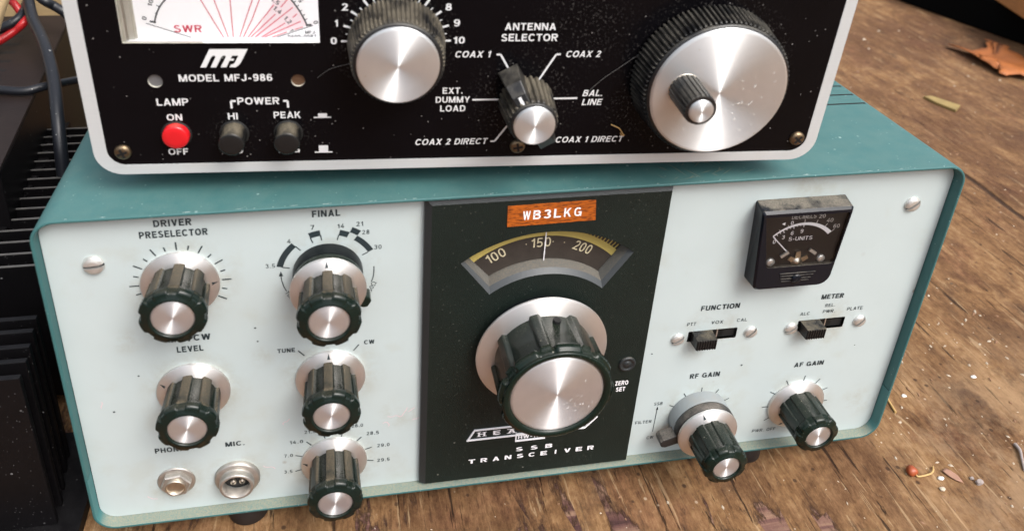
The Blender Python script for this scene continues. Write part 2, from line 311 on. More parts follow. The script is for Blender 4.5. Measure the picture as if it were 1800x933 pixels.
# ------------------------------------------------------------------ mesh helpers
class MB:
    """collects polygons (cm) with a material each and links them as ONE mesh object"""
    def __init__(s): s.v = []; s.f = []; s.m = []; s.sm = []; s.mats = []
    def mi(s, m):
        if m not in s.mats: s.mats.append(m)
        return s.mats.index(m)
    def add(s, verts, faces, m, smooth=False):
        o = len(s.v); s.v += [tuple(v) for v in verts]; i = s.mi(m)
        for f in faces: s.f.append(tuple(o+k for k in f)); s.m.append(i); s.sm.append(smooth)
    def build(s, name, parent=None, loc=(0, 0, 0), rot=(0, 0, 0), bevel=0, seg=2, bang=40):
        me = bpy.data.meshes.new(name); me.from_pydata([(a*S, b*S, c*S) for a, b, c in s.v], [], s.f)
        for m in s.mats: me.materials.append(m)
        for p, i, sm in zip(me.polygons, s.m, s.sm): p.material_index = i; p.use_smooth = sm
        me.update()
        o = bpy.data.objects.new(name, me); col.objects.link(o)
        o.location = tuple(c*S for c in loc); o.rotation_euler = rot
        if parent: o.parent = parent
        if bevel:
            b = o.modifiers.new('edge', 'BEVEL'); b.width = bevel*S; b.segments = seg; b.limit_method = 'ANGLE'; b.angle_limit = R(bang)
            b.harden_normals = False
        return o
    def box(s, x0, x1, y0, y1, z0, z1, m):
        v = [(x, y, z) for z in (z0, z1) for y in (y0, y1) for x in (x0, x1)]
        s.add(v, [(0, 2, 3, 1), (4, 5, 7, 6), (0, 1, 5, 4), (2, 6, 7, 3), (0, 4, 6, 2), (1, 3, 7, 5)], m)
    def hexa(s, v, m):      # 8 points: bottom ring 4, top ring 4
        s.add(v, [(3, 2, 1, 0), (4, 5, 6, 7), (0, 1, 5, 4), (1, 2, 6, 5), (2, 3, 7, 6), (3, 0, 4, 7)], m)
    def flat(s, pts, k, m, y0=0.):          # polygon in the x,z panel plane facing the viewer, k above it
        s.add([(x, y0-k, z) for x, z in pts], [tuple(range(len(pts)))], m)
    def holed(s, outer, holes, k0, k1, m, y0=0., mside=None, hsides=True):
        loops = [outer]+list(holes)
        if holes:
            tri = tessellate_polygon([[Vector((x, z, 0)) for x, z in lp] for lp in loops])
        else: tri = [tuple(range(len(outer)))]
        allp = [p for lp in loops for p in lp]
        fr = []
        for t in tri:
            a = 0
            for i in range(len(t)):
                (x0, z0), (x1, z1) = allp[t[i]], allp[t[(i+1) % len(t)]]; a += x0*z1-x1*z0
            fr.append(tuple(t) if a > 0 else tuple(reversed(t)))
        s.add([(x, y0-k1, z) for x, z in allp], fr, m)
        for j, lp in enumerate(loops):
            if j and not hsides: continue
            nn = len(lp); v = [(x, y0-k1, z) for x, z in lp]+[(x, y0-k0, z) for x, z in lp]
            s.add(v, [(i, (i+1) % nn, nn+(i+1) % nn, nn+i) for i in range(nn)], mside or m)
    def line(s, p, q, wd, k, m, y0=0., w2=None):
        dx, dz = q[0]-p[0], q[1]-p[1]; L = math.hypot(dx, dz) or 1; nx, nz = -dz/L, dx/L; a = wd/2; b = (w2 if w2 is not None else wd)/2
        s.flat([(p[0]+nx*a, p[1]+nz*a), (p[0]-nx*a, p[1]-nz*a), (q[0]-nx*b, q[1]-nz*b), (q[0]+nx*b, q[1]+nz*b)], k, m, y0)
    def poly(s, pts, wd, k, m, y0=0.):
        for i in range(len(pts)-1): s.line(pts[i], pts[i+1], wd, k, m, y0)
    def arc(s, c, r0, r1, a0, a1, k, m, y0=0., n=24):
        P = [(c[0]+r*math.cos(R(a)), c[1]+r*math.sin(R(a))) for r, rv in ((r1, 0), (r0, 1)) for a in ([a0+(a1-a0)*i/n for i in range(n+1)][::-1 if rv else 1])]
        v = [(x, y0-k, z) for x, z in P]; L = len(v)
        s.add(v, [(i, i+1, L-2-i, L-1-i) for i in range(n)], m)
    def lathe(s, prof, m, seg=64, mod=None, caps=True, smooth=True, c=(0, 0), alt=None):     # prof: (r, h) along +Z, mod(theta, i) scales r
        v = []; f = []
        for i, (r, h) in enumerate(prof):
            for j in range(seg):
                t = 2*PI*j/seg; rr = r*(mod(t, i) if mod else 1); v.append((c[0]+rr*math.cos(t), c[1]+rr*math.sin(t), h))
        for i in range(len(prof)-1):
            for j in range(seg):
                a, b = i*seg+j, i*seg+(j+1) % seg; f.append((a, b, b+seg, a+seg))
        o_ = len(s.m); s.add(v, f, m, smooth)
        if alt:                             # alt(i, theta) -> another material for that face
            for q in range(len(f)):
                am_ = alt(q//seg, 2*PI*(q % seg+.5)/seg)
                if am_: s.m[o_+q] = s.mi(am_)
        if caps:
            o = len(v)-seg; s.add(v[o:], [tuple(range(seg))], m); s.add(v[:seg], [tuple(range(seg))[::-1]], m)
    def tube(s, pts, r, m, seg=14, cap=True):
        P = [Vector(p) for p in pts]; v = []; f = []; up = Vector((0, 0, 1)); prev = None
        for i, p in enumerate(P):
            t = (P[min(i+1, len(P)-1)]-P[max(i-1, 0)]).normalized()
            a = prev if prev else (up.cross(t) if abs(t.z) < .9 else Vector((1, 0, 0)).cross(t))
            a = (a-t*a.dot(t)).normalized(); prev = a; b = t.cross(a); rr = r(i/(len(P)-1)) if callable(r) else r
            for j in range(seg):
                q = p+(a*math.cos(2*PI*j/seg)+b*math.sin(2*PI*j/seg))*rr; v.append(tuple(q))
        for i in range(len(P)-1):
            for j in range(seg):
                x, y = i*seg+j, i*seg+(j+1) % seg; f.append((x, y, y+seg, x+seg))
        s.add(v, f, m, True)
        if cap: s.add(v[:seg], [tuple(range(seg))[::-1]], m); s.add(v[-seg:], [tuple(range(seg))], m)
    def text(s, body, cx, cz, wd, ht, k, m, y0=0., ang=0., bold=.02, shear=0., space=1.0, thick=0., top=None):
        me = text_mesh(body, bold, shear, space)
        xs = [a for a, b in me[0]]; zs = [b for a, b in me[0]]
        x0, x1 = min(xs), max(xs); z0, z1 = min(zs), max(zs)
        sx = wd/max(1e-6, x1-x0); sz = ht/max(1e-6, z1-z0)
        ca, sa = math.cos(R(ang)), math.sin(R(ang)); P = []
        for a, b in me[0]:
            u = (a-(x0+x1)/2)*sx; q = (b-(z0+z1)/2)*sz; P.append((cx+u*ca-q*sa, cz+u*sa+q*ca))
        fr = []
        for f in me[1]:
            A = sum(P[f[i]][0]*P[f[(i+1) % len(f)]][1]-P[f[(i+1) % len(f)]][0]*P[f[i]][1] for i in range(len(f)))
            fr.append(f if A > 0 else tuple(reversed(f)))
        s.add([(x, y0-k-thick, z) for x, z in P], fr, m)
        if thick:
            cnt = {}
            for f in fr:
                for i in range(len(f)):
                    e = (f[i], f[(i+1) % len(f)]); cnt[e] = 1
            ed = [e for e in cnt if (e[1], e[0]) not in cnt]; nP = len(P)
            s.add([(x, y0-k-thick, z) for x, z in P]+[(x, y0-k, z) for x, z in P], [(a, nP+a, nP+b, b) for a, b in ed], m)

def el(cx, cy, rx, ry, a0, a1, n=14, e=.82):
    P = []
    for i in range(n+1):
        t = R(a0+(a1-a0)*i/n); c_, s_ = math.cos(t), math.sin(t)
        P.append((cx+rx*math.copysign(abs(c_)**e, c_), cy+ry*math.copysign(abs(s_)**e, s_)))
    return P
def glyph(ch, s):
    """grotesque capitals as strokes: p = mitred line, d = leaning bar cut level at top and bottom"""
    h = s/2; T_ = 1-h
    if ch == 'I': return s, [('p', [(h, 0), (h, 1)])]
    if ch == '1': return .34, [('p', [(.34-h, 0), (.34-h, 1)]), ('p', [(.02, .73), (.17, .77), (.34-h, .95)])]
    if ch == 'L': return .56, [('p', [(h, 1), (h, h), (.56, h)])]
    if ch == 'E': return .62, [('p', [(.6, T_), (h, T_), (h, h), (.62, h)]), ('p', [(h, .52), (.56, .52)])]
    if ch == 'F': return .57, [('p', [(.57, T_), (h, T_), (h, 0)]), ('p', [(h, .49), (.51, .49)])]
    if ch == 'H': return .70, [('p', [(h, 0), (h, 1)]), ('p', [(.7-h, 0), (.7-h, 1)]), ('p', [(h, .52), (.7-h, .52)])]
    if ch == 'T': return .64, [('p', [(0, T_), (.64, T_)]), ('p', [(.32, T_), (.32, 0)])]
    if ch == 'D': return .70, [('p', [(.3, h), (h, h), (h, T_), (.3, T_)]+el(.30, .5, .40-h, .5-h, 90, -90))]
    if ch == 'O': return .78, [('p', el(.39, .5, .39-h, .5-h, 90, 450, 28))]
    if ch == '0': return .56, [('p', el(.28, .5, .28-h, .5-h, 90, 450, 28))]
    if ch == 'C': return .74, [('p', el(.38, .5, .38-h, .5-h, 38, 322, 24))]
    if ch == 'G': return .77, [('p', el(.38, .5, .38-h, .5-h, 40, 340, 24)+[(.77-h, .0)]), ('p', [(.42, .46), (.77-h, .46), (.77-h, .1)])]
    if ch == 'U': return .70, [('p', [(h, 1), (h, .33)]+el(.35, .33, .35-h, .33-h, 180, 360)+[(.7-h, 1)])]
    if ch == 'J': return .54, [('p', [(.54-h, 1), (.54-h, .28)]+el(.27, .28, .27-h, .28-h, 360, 180))]
    if ch == 'P': return .65, [('p', [(h, 0), (h, T_), (.36, T_)]+el(.36, .69, .29-h, .31-h, 90, -90)+[(h, .38+h*0)])]
    if ch == 'R': return .70, [('p', [(h, 0), (h, T_), (.38, T_)]+el(.38, .71, .31-h, .29-h, 90, -90)+[(h, .42+h)]), ('d', .36, .58, .48, 0)]
    if ch == 'B': return .68, [('p', [(.3, h), (h, h), (h, T_), (.36, T_)]+el(.36, .75, .29-h, .25-h, 90, -90)+[(h, .5)]), ('p', [(.36, .5)]+el(.37, .28, .31-h, .28-h, 90, -90)+[(.2, h)])]
    if ch == 'S': return .67, [('p', el(.335, .735, .30-h, .265-h, 20, 250, 14)+el(.335, .275, .335-h, .275-h, 72, -168, 14))]
    if ch == 'A': return .76, [('d', h*1.1, .38, 0, 1), ('d', .76-h*1.1, .38, 0, 1), ('p', [(.2, .29), (.56, .29)])]
    if ch == 'V': return .72, [('d', .36, h*1.1, 0, 1), ('d', .36, .72-h*1.1, 0, 1)]
    if ch == 'W': return 1.02, [('d', .28, h, 0, 1), ('d', .28, .51, 0, 1), ('d', .74, .51, 0, 1), ('d', .74, 1.02-h, 0, 1)]
    if ch == 'M': return .86, [('p', [(h, 0), (h, 1)]), ('p', [(.86-h, 0), (.86-h, 1)]), ('d', .43, h*1.3, 0, 1), ('d', .43, .86-h*1.3, 0, 1)]
    if ch == 'N': return .71, [('p', [(h, 0), (h, 1)]), ('p', [(.71-h, 0), (.71-h, 1)]), ('d', .71-h*1.2, h*1.2, 0, 1)]
    if ch == 'X': return .72, [('d', h*1.2, .72-h*1.2, 0, 1), ('d', .72-h*1.2, h*1.2, 0, 1)]
    if ch == 'Y': return .72, [('d', .36, h*1.1, .42, 1), ('d', .36, .72-h*1.1, .42, 1), ('p', [(.36, 0), (.36, .5)])]
    if ch == 'K': return .72, [('p', [(h, 0), (h, 1)]), ('d', .16, .58, .38, 1), ('d', .60, .30, 0, .62)]
    if ch == '-': return .40, [('p', [(.05, .38), (.35, .38)])]
    if ch == '.': return .2, [('p', [(.1, 0), (.1, .18)])]
    if ch == '2': return .56, [('p', el(.28, .71, .26-h, .29-h, 172, -25, 12)+[(h*1.2, h), (.56, h)])]
    if ch == '3': return .56, [('p', el(.28, .75, .26-h, .25-h, 165, -90, 12)), ('p', el(.28, .275, .28-h, .275-h, 90, -165, 12))]
    if ch == '4': return .58, [('p', [(.44-h, 0), (.44-h, 1), (h*.6, .30), (.58, .30)])]
    if ch == '5': return .56, [('p', [(.52, T_), (.12, T_), (.08, .48)]+el(.26, .31, .28-h, .31-h, 115, -150, 14))]
    if ch == '6': return .57, [('p', el(.285, .32, .285-h, .32-h, 90, 450, 20)), ('p', el(.30, .6, .30-h, .4-h, 35, 190, 12)+[(h, .35)])]
    if ch == '7': return .54, [('p', [(0, T_), (.54-h, T_), (.2, 0)])]
    if ch == '8': return .56, [('p', el(.28, .745, .25-h, .255-h, 90, 450, 20)), ('p', el(.28, .285, .28-h, .285-h, 90, 450, 20))]
    if ch == '9': return .57, [('p', el(.285, .68, .285-h, .32-h, 90, 450, 20)), ('p', el(.27, .4, .30-h, .4-h, 215, 370, 12)+[(.57-h, .65)])]
    if ch == 'Z': return .62, [('p', [(.02, T_), (.62-h*1.4, T_), (h*1.4, h), (.62, h)])]
    if ch == '/': return .42, [('d', .02, .40, -.05, 1.05)]
    return .30, []
def label(mb, body, cx, cz, wd, ht, k, m, y0=0., ang=0., shear=0., s=.168, gap=.14):
    x = 0; prims = []
    for ch in body:
        gw, pr = glyph(ch, s); prims.append((x, pr)); x += gw+gap
    tot = x-gap; sx = wd/tot; ca, sa = math.cos(R(ang)), math.sin(R(ang)); lay = 0
    def put(P, F):
        nonlocal lay
        V = []
        for px, pz in P:
            u = (px-tot/2)*sx+(pz-.5)*ht*shear; q = (pz-.5)*ht; V.append((cx+u*ca-q*sa, y0-k-.0008*lay, cz+u*sa+q*ca))
        lay += 1; mb.add(V, F, m)
    for ox, pr in prims:
        for p_ in pr:
            if p_[0] == 'd':
                x0, x1, y_0, y_1 = p_[1:]
                if y_1 < y_0: x0, x1, y_0, y_1 = x1, x0, y_1, y_0
                hw = s*.5*math.hypot(x1-x0, y_1-y_0)/abs(y_1-y_0)
                put([(ox+x0-hw, y_0), (ox+x0+hw, y_0), (ox+x1+hw, y_1), (ox+x1-hw, y_1)], [(0, 1, 2, 3)])
            else:
                A = [Vector(q) for q in p_[1]]; n = len(A); closed = (A[0]-A[-1]).length < 1e-4
                Lr = []
                for i in range(n):
                    a = A[i-1] if i else (A[-2] if closed else None); b = A[i+1] if i < n-1 else (A[1] if closed else None)
                    d0 = (A[i]-a).normalized() if a is not None and (A[i]-a).length > 1e-6 else None; d1 = (b-A[i]).normalized() if b is not None and (b-A[i]).length > 1e-6 else None
                    d0 = d0 if d0 is not None else d1; d1 = d1 if d1 is not None else d0
                    n0 = Vector((-d0.y, d0.x)); n1 = Vector((-d1.y, d1.x)); nb_ = (n0+n1); nb_ = nb_.normalized() if nb_.length > 1e-5 else n0
                    Lr.append(nb_*(s/2)/max(.5, nb_.dot(n0)))
                put([(ox+q.x+l.x, q.y+l.y) for q, l in zip(A, Lr)]+[(ox+q.x-l.x, q.y-l.y) for q, l in zip(A, Lr)], [(i, n+i, n+i+1, i+1) for i in range(n-1)])
_tc = {}
def text_mesh(body, bold, shear, space):
    key = (body, bold, shear, space)
    if key in _tc: return _tc[key]
    c = bpy.data.curves.new('lettering', 'FONT'); c.body = body; c.offset = bold; c.shear = shear; c.space_character = space
    c.resolution_u = 5; c.fill_mode = 'FRONT'
    o = bpy.data.objects.new('lettering', c); col.objects.link(o)
    dg = bpy.context.evaluated_depsgraph_get(); ev = o.evaluated_get(dg); me = ev.to_mesh()
    # weld doubled outline points so that shared edges are found
    idx = {}; P = []; mp = []
    for v in me.vertices:
        kk = (round(v.co.x, 5), round(v.co.y, 5))
        if kk not in idx: idx[kk] = len(P); P.append((v.co.x, v.co.y))
        mp.append(idx[kk])
    F = [tuple(mp[i] for i in p.vertices) for p in me.polygons]; F = [f for f in F if len(set(f)) == len(f)]
    ev.to_mesh_clear(); bpy.data.objects.remove(o); bpy.data.curves.remove(c)
    _tc[key] = (P, F); return _tc[key]

def rrect(x0, x1, z0, z1, r, n=8):
    rs = r if isinstance(r, (list, tuple)) else [r]*4       # BL, BR, TR, TL
    P = []
    for (cx, cz, a, q) in ((x0, z0, 180, rs[0]), (x1, z0, 270, rs[1]), (x1, z1, 0, rs[2]), (x0, z1, 90, rs[3])):
        ox = cx+q*(1 if cx == x0 else -1); oz = cz+q*(1 if cz == z0 else -1)
        for i in range(n+1):
            t = R(a+90*i/n); P.append((ox+q*math.cos(t), oz+q*math.sin(t)))
    return P
def circ(cx, cz, r, n=24): return [(cx+r*math.cos(2*PI*i/n), cz+r*math.sin(2*PI*i/n)) for i in range(n)]
def empty(name, label, cat, loc=(0, 0, 0), rot=(0, 0, 0), group=None):
    o = bpy.data.objects.new(name, None); col.objects.link(o); o.location = tuple(c*S for c in loc); o.rotation_euler = rot
    o.empty_display_size = .02; return tag(o, label, cat, group)
def tag(o, label, cat, group=None, kind=None):
    o['label'] = label; o['category'] = cat
    if group: o['group'] = group
    if kind: o['kind'] = kind
    return o
OUT = (R(90), 0, 0)                # local +Z of a knob or screw points out of the panel, local +Y up the panel

def slotted(mb, r, h, ang, sw, m, c=(0, 0), k=0.):
    """dome screw head in two halves with an open slot between them (axis +Z)"""
    lay = [(r, 0), (r*.98, h*.35), (r*.86, h*.72), (r*.6, h*.95), (r*.35, h)]
    n = 12; ca, sa = math.cos(R(ang)), math.sin(R(ang))
    for sgn in (1, -1):
        v = []; f = []
        for rr, hh in lay:
            t0 = math.asin(min(1, sw/rr))
            for i in range(n+1):
                t = t0+(PI-2*t0)*i/n; x, y = rr*math.cos(t), sgn*rr*math.sin(t); v.append((c[0]+x*ca-y*sa, c[1]+x*sa+y*ca, k+hh))
        N = n+1
        for i in range(len(lay)-1):
            for j in range(n):
                q = (i*N+j, i*N+j+1, (i+1)*N+j+1, (i+1)*N+j); f.append(q if sgn > 0 else q[::-1])
        q = tuple((len(lay)-1)*N+j for j in range(N)); f.append(q if sgn > 0 else q[::-1])
        q = tuple(i*N for i in range(len(lay)))+tuple(i*N+n for i in range(len(lay)-1, -1, -1)); f.append(q)
        mb.add(v, f, m)
    mb.lathe([(r*.93, 0), (r*.93, h*.30)], HOLE, 24, c=c) if k == 0 else None
def phillips(mb, r, h, ang, m):
    mb.lathe([(r, 0), (r*.98, h*.4), (r*.84, h*.75), (r*.55, h*.96), (r*.25, h), (.001, h)], m, 28, caps=False)
    for a in (ang, ang+90):
        ca, sa = math.cos(R(a)), math.sin(R(a)); P = []
        L, wd = r*.62, r*.16
        for z in (h*.3, h*1.03):
            for x, y in ((-L, -wd), (L, -wd), (L, wd), (-L, wd)): P.append((x*ca-y*sa, x*sa+y*ca, z))
        mb.hexa(P, HOLE)

# ================================================================== THE GROUND
g = MB(); g.box(-250, 250, -250, 250, -4, -1.2, WOOD); gr = g.build('ground'); gr['kind'] = 'structure'
gr['label'] = 'weathered brown plywood under the radios, face veneer splitting off'

# ================================================================== TRANSCEIVER
W2, H, D = 18.8, 16.0, 33.5
tr = empty('radio_transceiver', 'teal transceiver with pale blue front panel and many knobs, underneath the black tuner', 'radio', (0, 0, 0))
PY = .5                                   # plane of the pale panel
SEAM = 3.15
def shell(name, z_lo, z_hi, top):
    mb = MB(); r = .95; t = .14; n = 9
    o = []; i_ = []
    def corner(cx, cz, a0, q, lst, rv=False):
        for k in range(n+1):
            a = R(a0+(90*k/n)); lst.append((cx+q*math.cos(a), cz+q*math.sin(a)))
    if top:
        o = [(W2, z_lo)]; corner(W2-r, H-r, 0, r, o); corner(-W2+r, H-r, 90, r, o); o.append((-W2, z_lo))
        i_ = [(W2-t, z_lo)]; corner(W2-r, H-r, 0, r-t, i_); corner(-W2+r, H-r, 90, r-t, i_); i_.append((-W2+t, z_lo))
    else:
        o = [(-W2, z_hi)]; corner(-W2+r, r, 180, r, o); corner(W2-r, r, 270, r, o); o.append((W2, z_hi))
        i_ = [(-W2+t, z_hi)]; corner(-W2+r, r, 180, r-t, i_); corner(W2-r, r, 270, r-t, i_); i_.append((W2-t, z_hi))
    # the front edge is rolled: a few rings round the lip
    def ring(off, y): return [((a[0]*(1-off)+b[0]*off), y, (a[1]*(1-off)+b[1]*off)) for a, b in zip(o, i_)]
    rings = [ring(0, D), ring(0, .06), ring(.12, .018), ring(.35, 0), ring(.65, 0), ring(.88, .018), ring(1, .06), ring(1, D)]
    N = len(o); v = [p for q in rings for p in q]; f = []
    for a in range(len(rings)-1):
        for j in range(N-1): f.append((a*N+j, a*N+j+1, (a+1)*N+j+1, (a+1)*N+j))
    if not top:
        mb.add(v[:6*N], [q for q in f if max(q) < 6*N], TEAL, True); mb.add(v[5*N:], [tuple(x-5*N for x in q) for q in f if min(q) >= 5*N], TEALD, True)
    else: mb.add(v, f, TEAL, True)
    for j in (0, N-1):                    # cut ends at the seam
        q = tuple(a*N+j for a in range(len(rings))); mb.add(v, [q if j else q[::-1]], TEAL)
    return mb
mb = shell('cabinet', SEAM, H, True)
for k in range(14):                       # raised louvres with a dark slit under each, at the back of the top
    y = 6.2+k*1.0
    for sx in (1, -1):
        x0, x1 = (10.2, 17.9) if sx > 0 else (-17.9, -10.2)
        mb.hexa([(x0, y, H-.02), (x1, y, H-.02), (x1, y+.34, H-.02), (x0, y+.34, H-.02), (x0+.1, y+.12, H+.20), (x1-.1, y+.12, H+.20), (x1-.1, y+.3, H+.08), (x0+.1, y+.3, H+.08)], TEAL)
        mb.box(x0+.05, x1+.12, y-.12, y+.0, H-.1, H+.006, HOLE)
random.seed(31)
for i in range(26):                       # dried dusty smears and rub marks on the top by the front edge
    x, y = random.gauss(6.9, 1.3), random.uniform(.25, 1.5); a = random.choice([random.gauss(.5, .3), random.gauss(2.2, .3)]); L = random.uniform(.15, .6); wd = random.uniform(.015, .06)
    dx, dy = math.cos(a)*L, math.sin(a)*L; nx, ny = -math.sin(a)*wd, math.cos(a)*wd
    if min(y-abs(dy), y) < .15: continue
    mb.add([(x-dx, y-dy, H+.003+.0006*i), (x+nx*.6, y+ny*.6, H+.003+.0006*i), (x+dx, y+dy, H+.003+.0006*i), (x-nx, y-ny, H+.003+.0006*i)], [(3, 2, 1, 0)] if nx*dy-ny*dx > 0 else [(0, 1, 2, 3)], SMEAR)
for i in range(46):                       # paint nicks along the front edge of the lid
    x = random.uniform(-17.6, 17.6); L = random.choice([.03, .04, .06, .10, .18]); wd = random.uniform(.008, .022); y = random.uniform(.055, .085)
    mb.add([(x-L, y, H+.002), (x-L*.2, y-wd, H+.002), (x+L, y+wd*.3, H+.002), (x+L*.3, y+wd, H+.002)], [(0, 1, 2, 3)], NICK)
mb.box(-W2+.2, W2-.2, D-.2, D-.05, SEAM, H-.2, TEAL)
mb.build('cabinet', tr)
mb = shell('bottom_cover', 0, SEAM-.06, False)
mb.box(-W2+.2, W2-.2, D-.2, D-.05, .2, SEAM-.05, TEAL)
mb.build('bottom_cover', tr)

# ---- pale panel with its printing
fp = MB(); PK = .010
slots = [rrect(7.55, 9.95, 7.10, 7.70, .05, 2), rrect(12.98, 15.38, 7.12, 7.74, .05, 2)]
outer = rrect(-W2+.17, W2-.17, .16, H-.17, .75)
fp.holed(outer, slots+[[(-4.3, .7), (5.1, .7), (5.1, 15.4), (-4.3, 15.4)]], -.15, 0, PANEL, PY, mside=STEEL)
fp.holed(rrect(-W2+.145, W2-.145, .145, H-.145, .78), slots+[[(-4.3, .7), (5.1, .7), (5.1, 15.4), (-4.3, 15.4)]], -.3, -.02, RIM, PY)          # dark joint round the panel
for t in [('DRIVER', -14.00, 15.31, 1.35, .30), ('PRESELECTOR', -14.01, 14.84, 2.44, .30), ('FINAL', -8.41, 15.30, 1.06, .30), ('MIC/CW', -13.96, 9.83, 1.62, .30),
          ('LEVEL', -13.99, 9.28, 1.02, .30), ('TUNE', -10.25, 8.74, .71, .22), ('CW', -6.85, 8.80, .43, .22), ('PHONES', -15.27, 3.86, 1.42, .28),
          ('MIC.', -12.69, 3.80, .80, .27), ('FUNCTION', 8.86, 9.00, 1.86, .28), ('METER', 14.39, 9.05, 1.12, .27), ('RF GAIN', 8.82, 4.96, 1.50, .29), ('AF GAIN', 14.17, 5.00, 1.54, .28)]:
    label(fp, *t, PK, INK, PY, s=.205, gap=.15)
for t in [('3.5', -10.62, 13.04, .36, .19), ('4', -9.85, 14.13, .14, .19), ('7', -8.95, 14.70, .15, .21), ('14', -7.87, 14.68, .26, .19), ('21', -7.15, 14.72, .26, .20),
          ('28', -6.92, 14.32, .28, .20), ('30', -6.46, 13.58, .30, .20), ('3.5', -10.54, 1.73, .37, .19), ('7.0', -10.48, 2.72, .38, .19), ('14.0', -10.10, 3.50, .58, .19),
          ('21.0', -9.49, 4.03, .49, .19), ('28.0', -7.43, 4.10, .50, .19), ('28.5', -6.76, 3.55, .55, .20), ('29.0', -6.29, 2.73, .56, .20), ('29.5', -6.29, 1.80, .57, .20),
          ('PTT', 7.62, 8.15, .42, .18), ('VOX', 8.86, 8.13, .58, .18), ('CAL', 10.07, 8.13, .50, .18), ('REL.', 14.40, 8.53, .50, .18), ('PWR.', 14.42, 8.17, .62, .18),
          ('ALC', 13.21, 8.15, .48, .18), ('PLATE', 15.75, 8.20, .80, .19), ('SSB', 6.73, 3.43, .42, .19), ('FILTER', 6.14, 2.33, .82, .19), ('CW', 6.62, 1.24, .34, .19), ('PWR. OFF', 12.68, .85, 1.25, .20)]:
    label(fp, *t, PK, INK, PY, s=.145, gap=.22)
def ticks(c, angs, r0, r1, wd=.055):
    for a in angs:
        rr = r1(a) if callable(r1) else r1
        fp.line((c[0]+r0*math.cos(R(a)), c[1]+r0*math.sin(R(a))), (c[0]+rr*math.cos(R(a)), c[1]+rr*math.sin(R(a))), wd, PK, INK, PY)
DRV = (-13.99, 12.56); FIN_C = (-8.43, 12.53); LVL = (-14.05, 7.08); FNC = (-8.50, 7.10); BND = (-8.50, 2.10); RFC = (8.85, 2.46); AFC = (14.01, 2.48)
ticks(DRV, [90-30*i for i in range(-4, 5)], 1.52, 1.88); ticks(DRV, [75-30*i for i in range(-3, 4)]+[-166], 1.54, 1.74)
ticks(AFC, [117, 85, 55, 27, -2, 149, -178, -146], 1.44, 1.76, .045); ticks(RFC, [122, 91, 60, 29, -2, 153], 1.47, 1.72, .045)
for a in (161, -167, 131, 46, 19, -9, 104, 76): ticks(BND, [a], 1.47, 1.78, .05)
ticks(FNC, [129, 53], 1.64, 2.02, .05)
c = FIN_C
def fa(r0, r1, a0, a1): fp.arc(c, r0, r1, a0, a1, PK, INK, PY)
fa(1.76, 2.01, 131.5, 167); fa(1.77, 2.03, 97, 110); fa(1.78, 2.04, 64, 75); fa(2.04, 2.29, 54.5, 64); fa(1.79, 2.03, 28, 54.5)
for a, r in ((167, 1.5), (131.5, 1.52), (110, 1.54), (97, 1.55), (75, 1.56), (28, 1.53)): ticks(c, [a], r, 1.80, .045)
fp.arc(c, 1.79, 1.83, -20, 4, PK, INK, PY); fp.arc(c, 1.79, 1.83, 180, 205, PK, INK, PY)
fp.flat([(c[0]-1.81, c[1]+.22), (c[0]-1.90, c[1]-.02), (c[0]-1.73, c[1]-.02)], PK, INK, PY)
fp.text('50Ω', c[0]+1.72, c[1]-.86, .50, .2, PK, INK, PY, ang=63, bold=.0); fp.text('TUNE', c[0]-1.5, c[1]-1.05, .6, .17, PK, INK, PY, ang=-60, bold=.008)
fp.line((6.70, 1.62), (6.72, 3.20), .03, PK, INK, PY); fp.flat([(6.72, 3.26), (6.665, 3.04), (6.775, 3.04)], PK, INK, PY)
for x, z, r in ((-17.28, 6.3, .05), (10.6, 5.35, .05), (16.35, 5.9, .03), (5.95, 6.6, .035), (-11.4, 10.05, .045), (-11.35, 9.35, .04), (-16.1, 8.1, .04)):
    fp.flat(circ(x, z, r, 10), PK, INK, PY)                                                                # little chips and spots in the paint
random.seed(11)
for (x, z, L) in ((-5.6, 4.35, .55), (-6.1, 4.45, .5), (-5.0, 4.1, .3), (-6.3, 4.05, .4), (-17.7, 6.9, .3), (-5.2, 4.6, .3), (-11.1, 2.0, .5), (-16.6, 1.2, .4), (-10.6, 4.6, .4)):
    a = random.uniform(-40, 60); P = [(x, z)]
    for i in range(5): a += random.uniform(-60, 60); P.append((P[-1][0]+L/4*math.cos(R(a)), P[-1][1]+L/4*math.sin(R(a))))
    fp.poly(P, .03, .006, ENG, PY)
fpo = fp.build('front_panel', tr)

def head_screw(parent, x, z, y, r, h, ang, name='screw'):
    mb = MB(); slotted(mb, r, h, ang, r*.15, SCREW); return mb.build(name, parent, (x, y, z), OUT)
head_screw(fpo, -16.97, 13.68, PY, .40, .20, 5); head_screw(fpo, 16.99, 13.88, PY, .37, .19, 38)

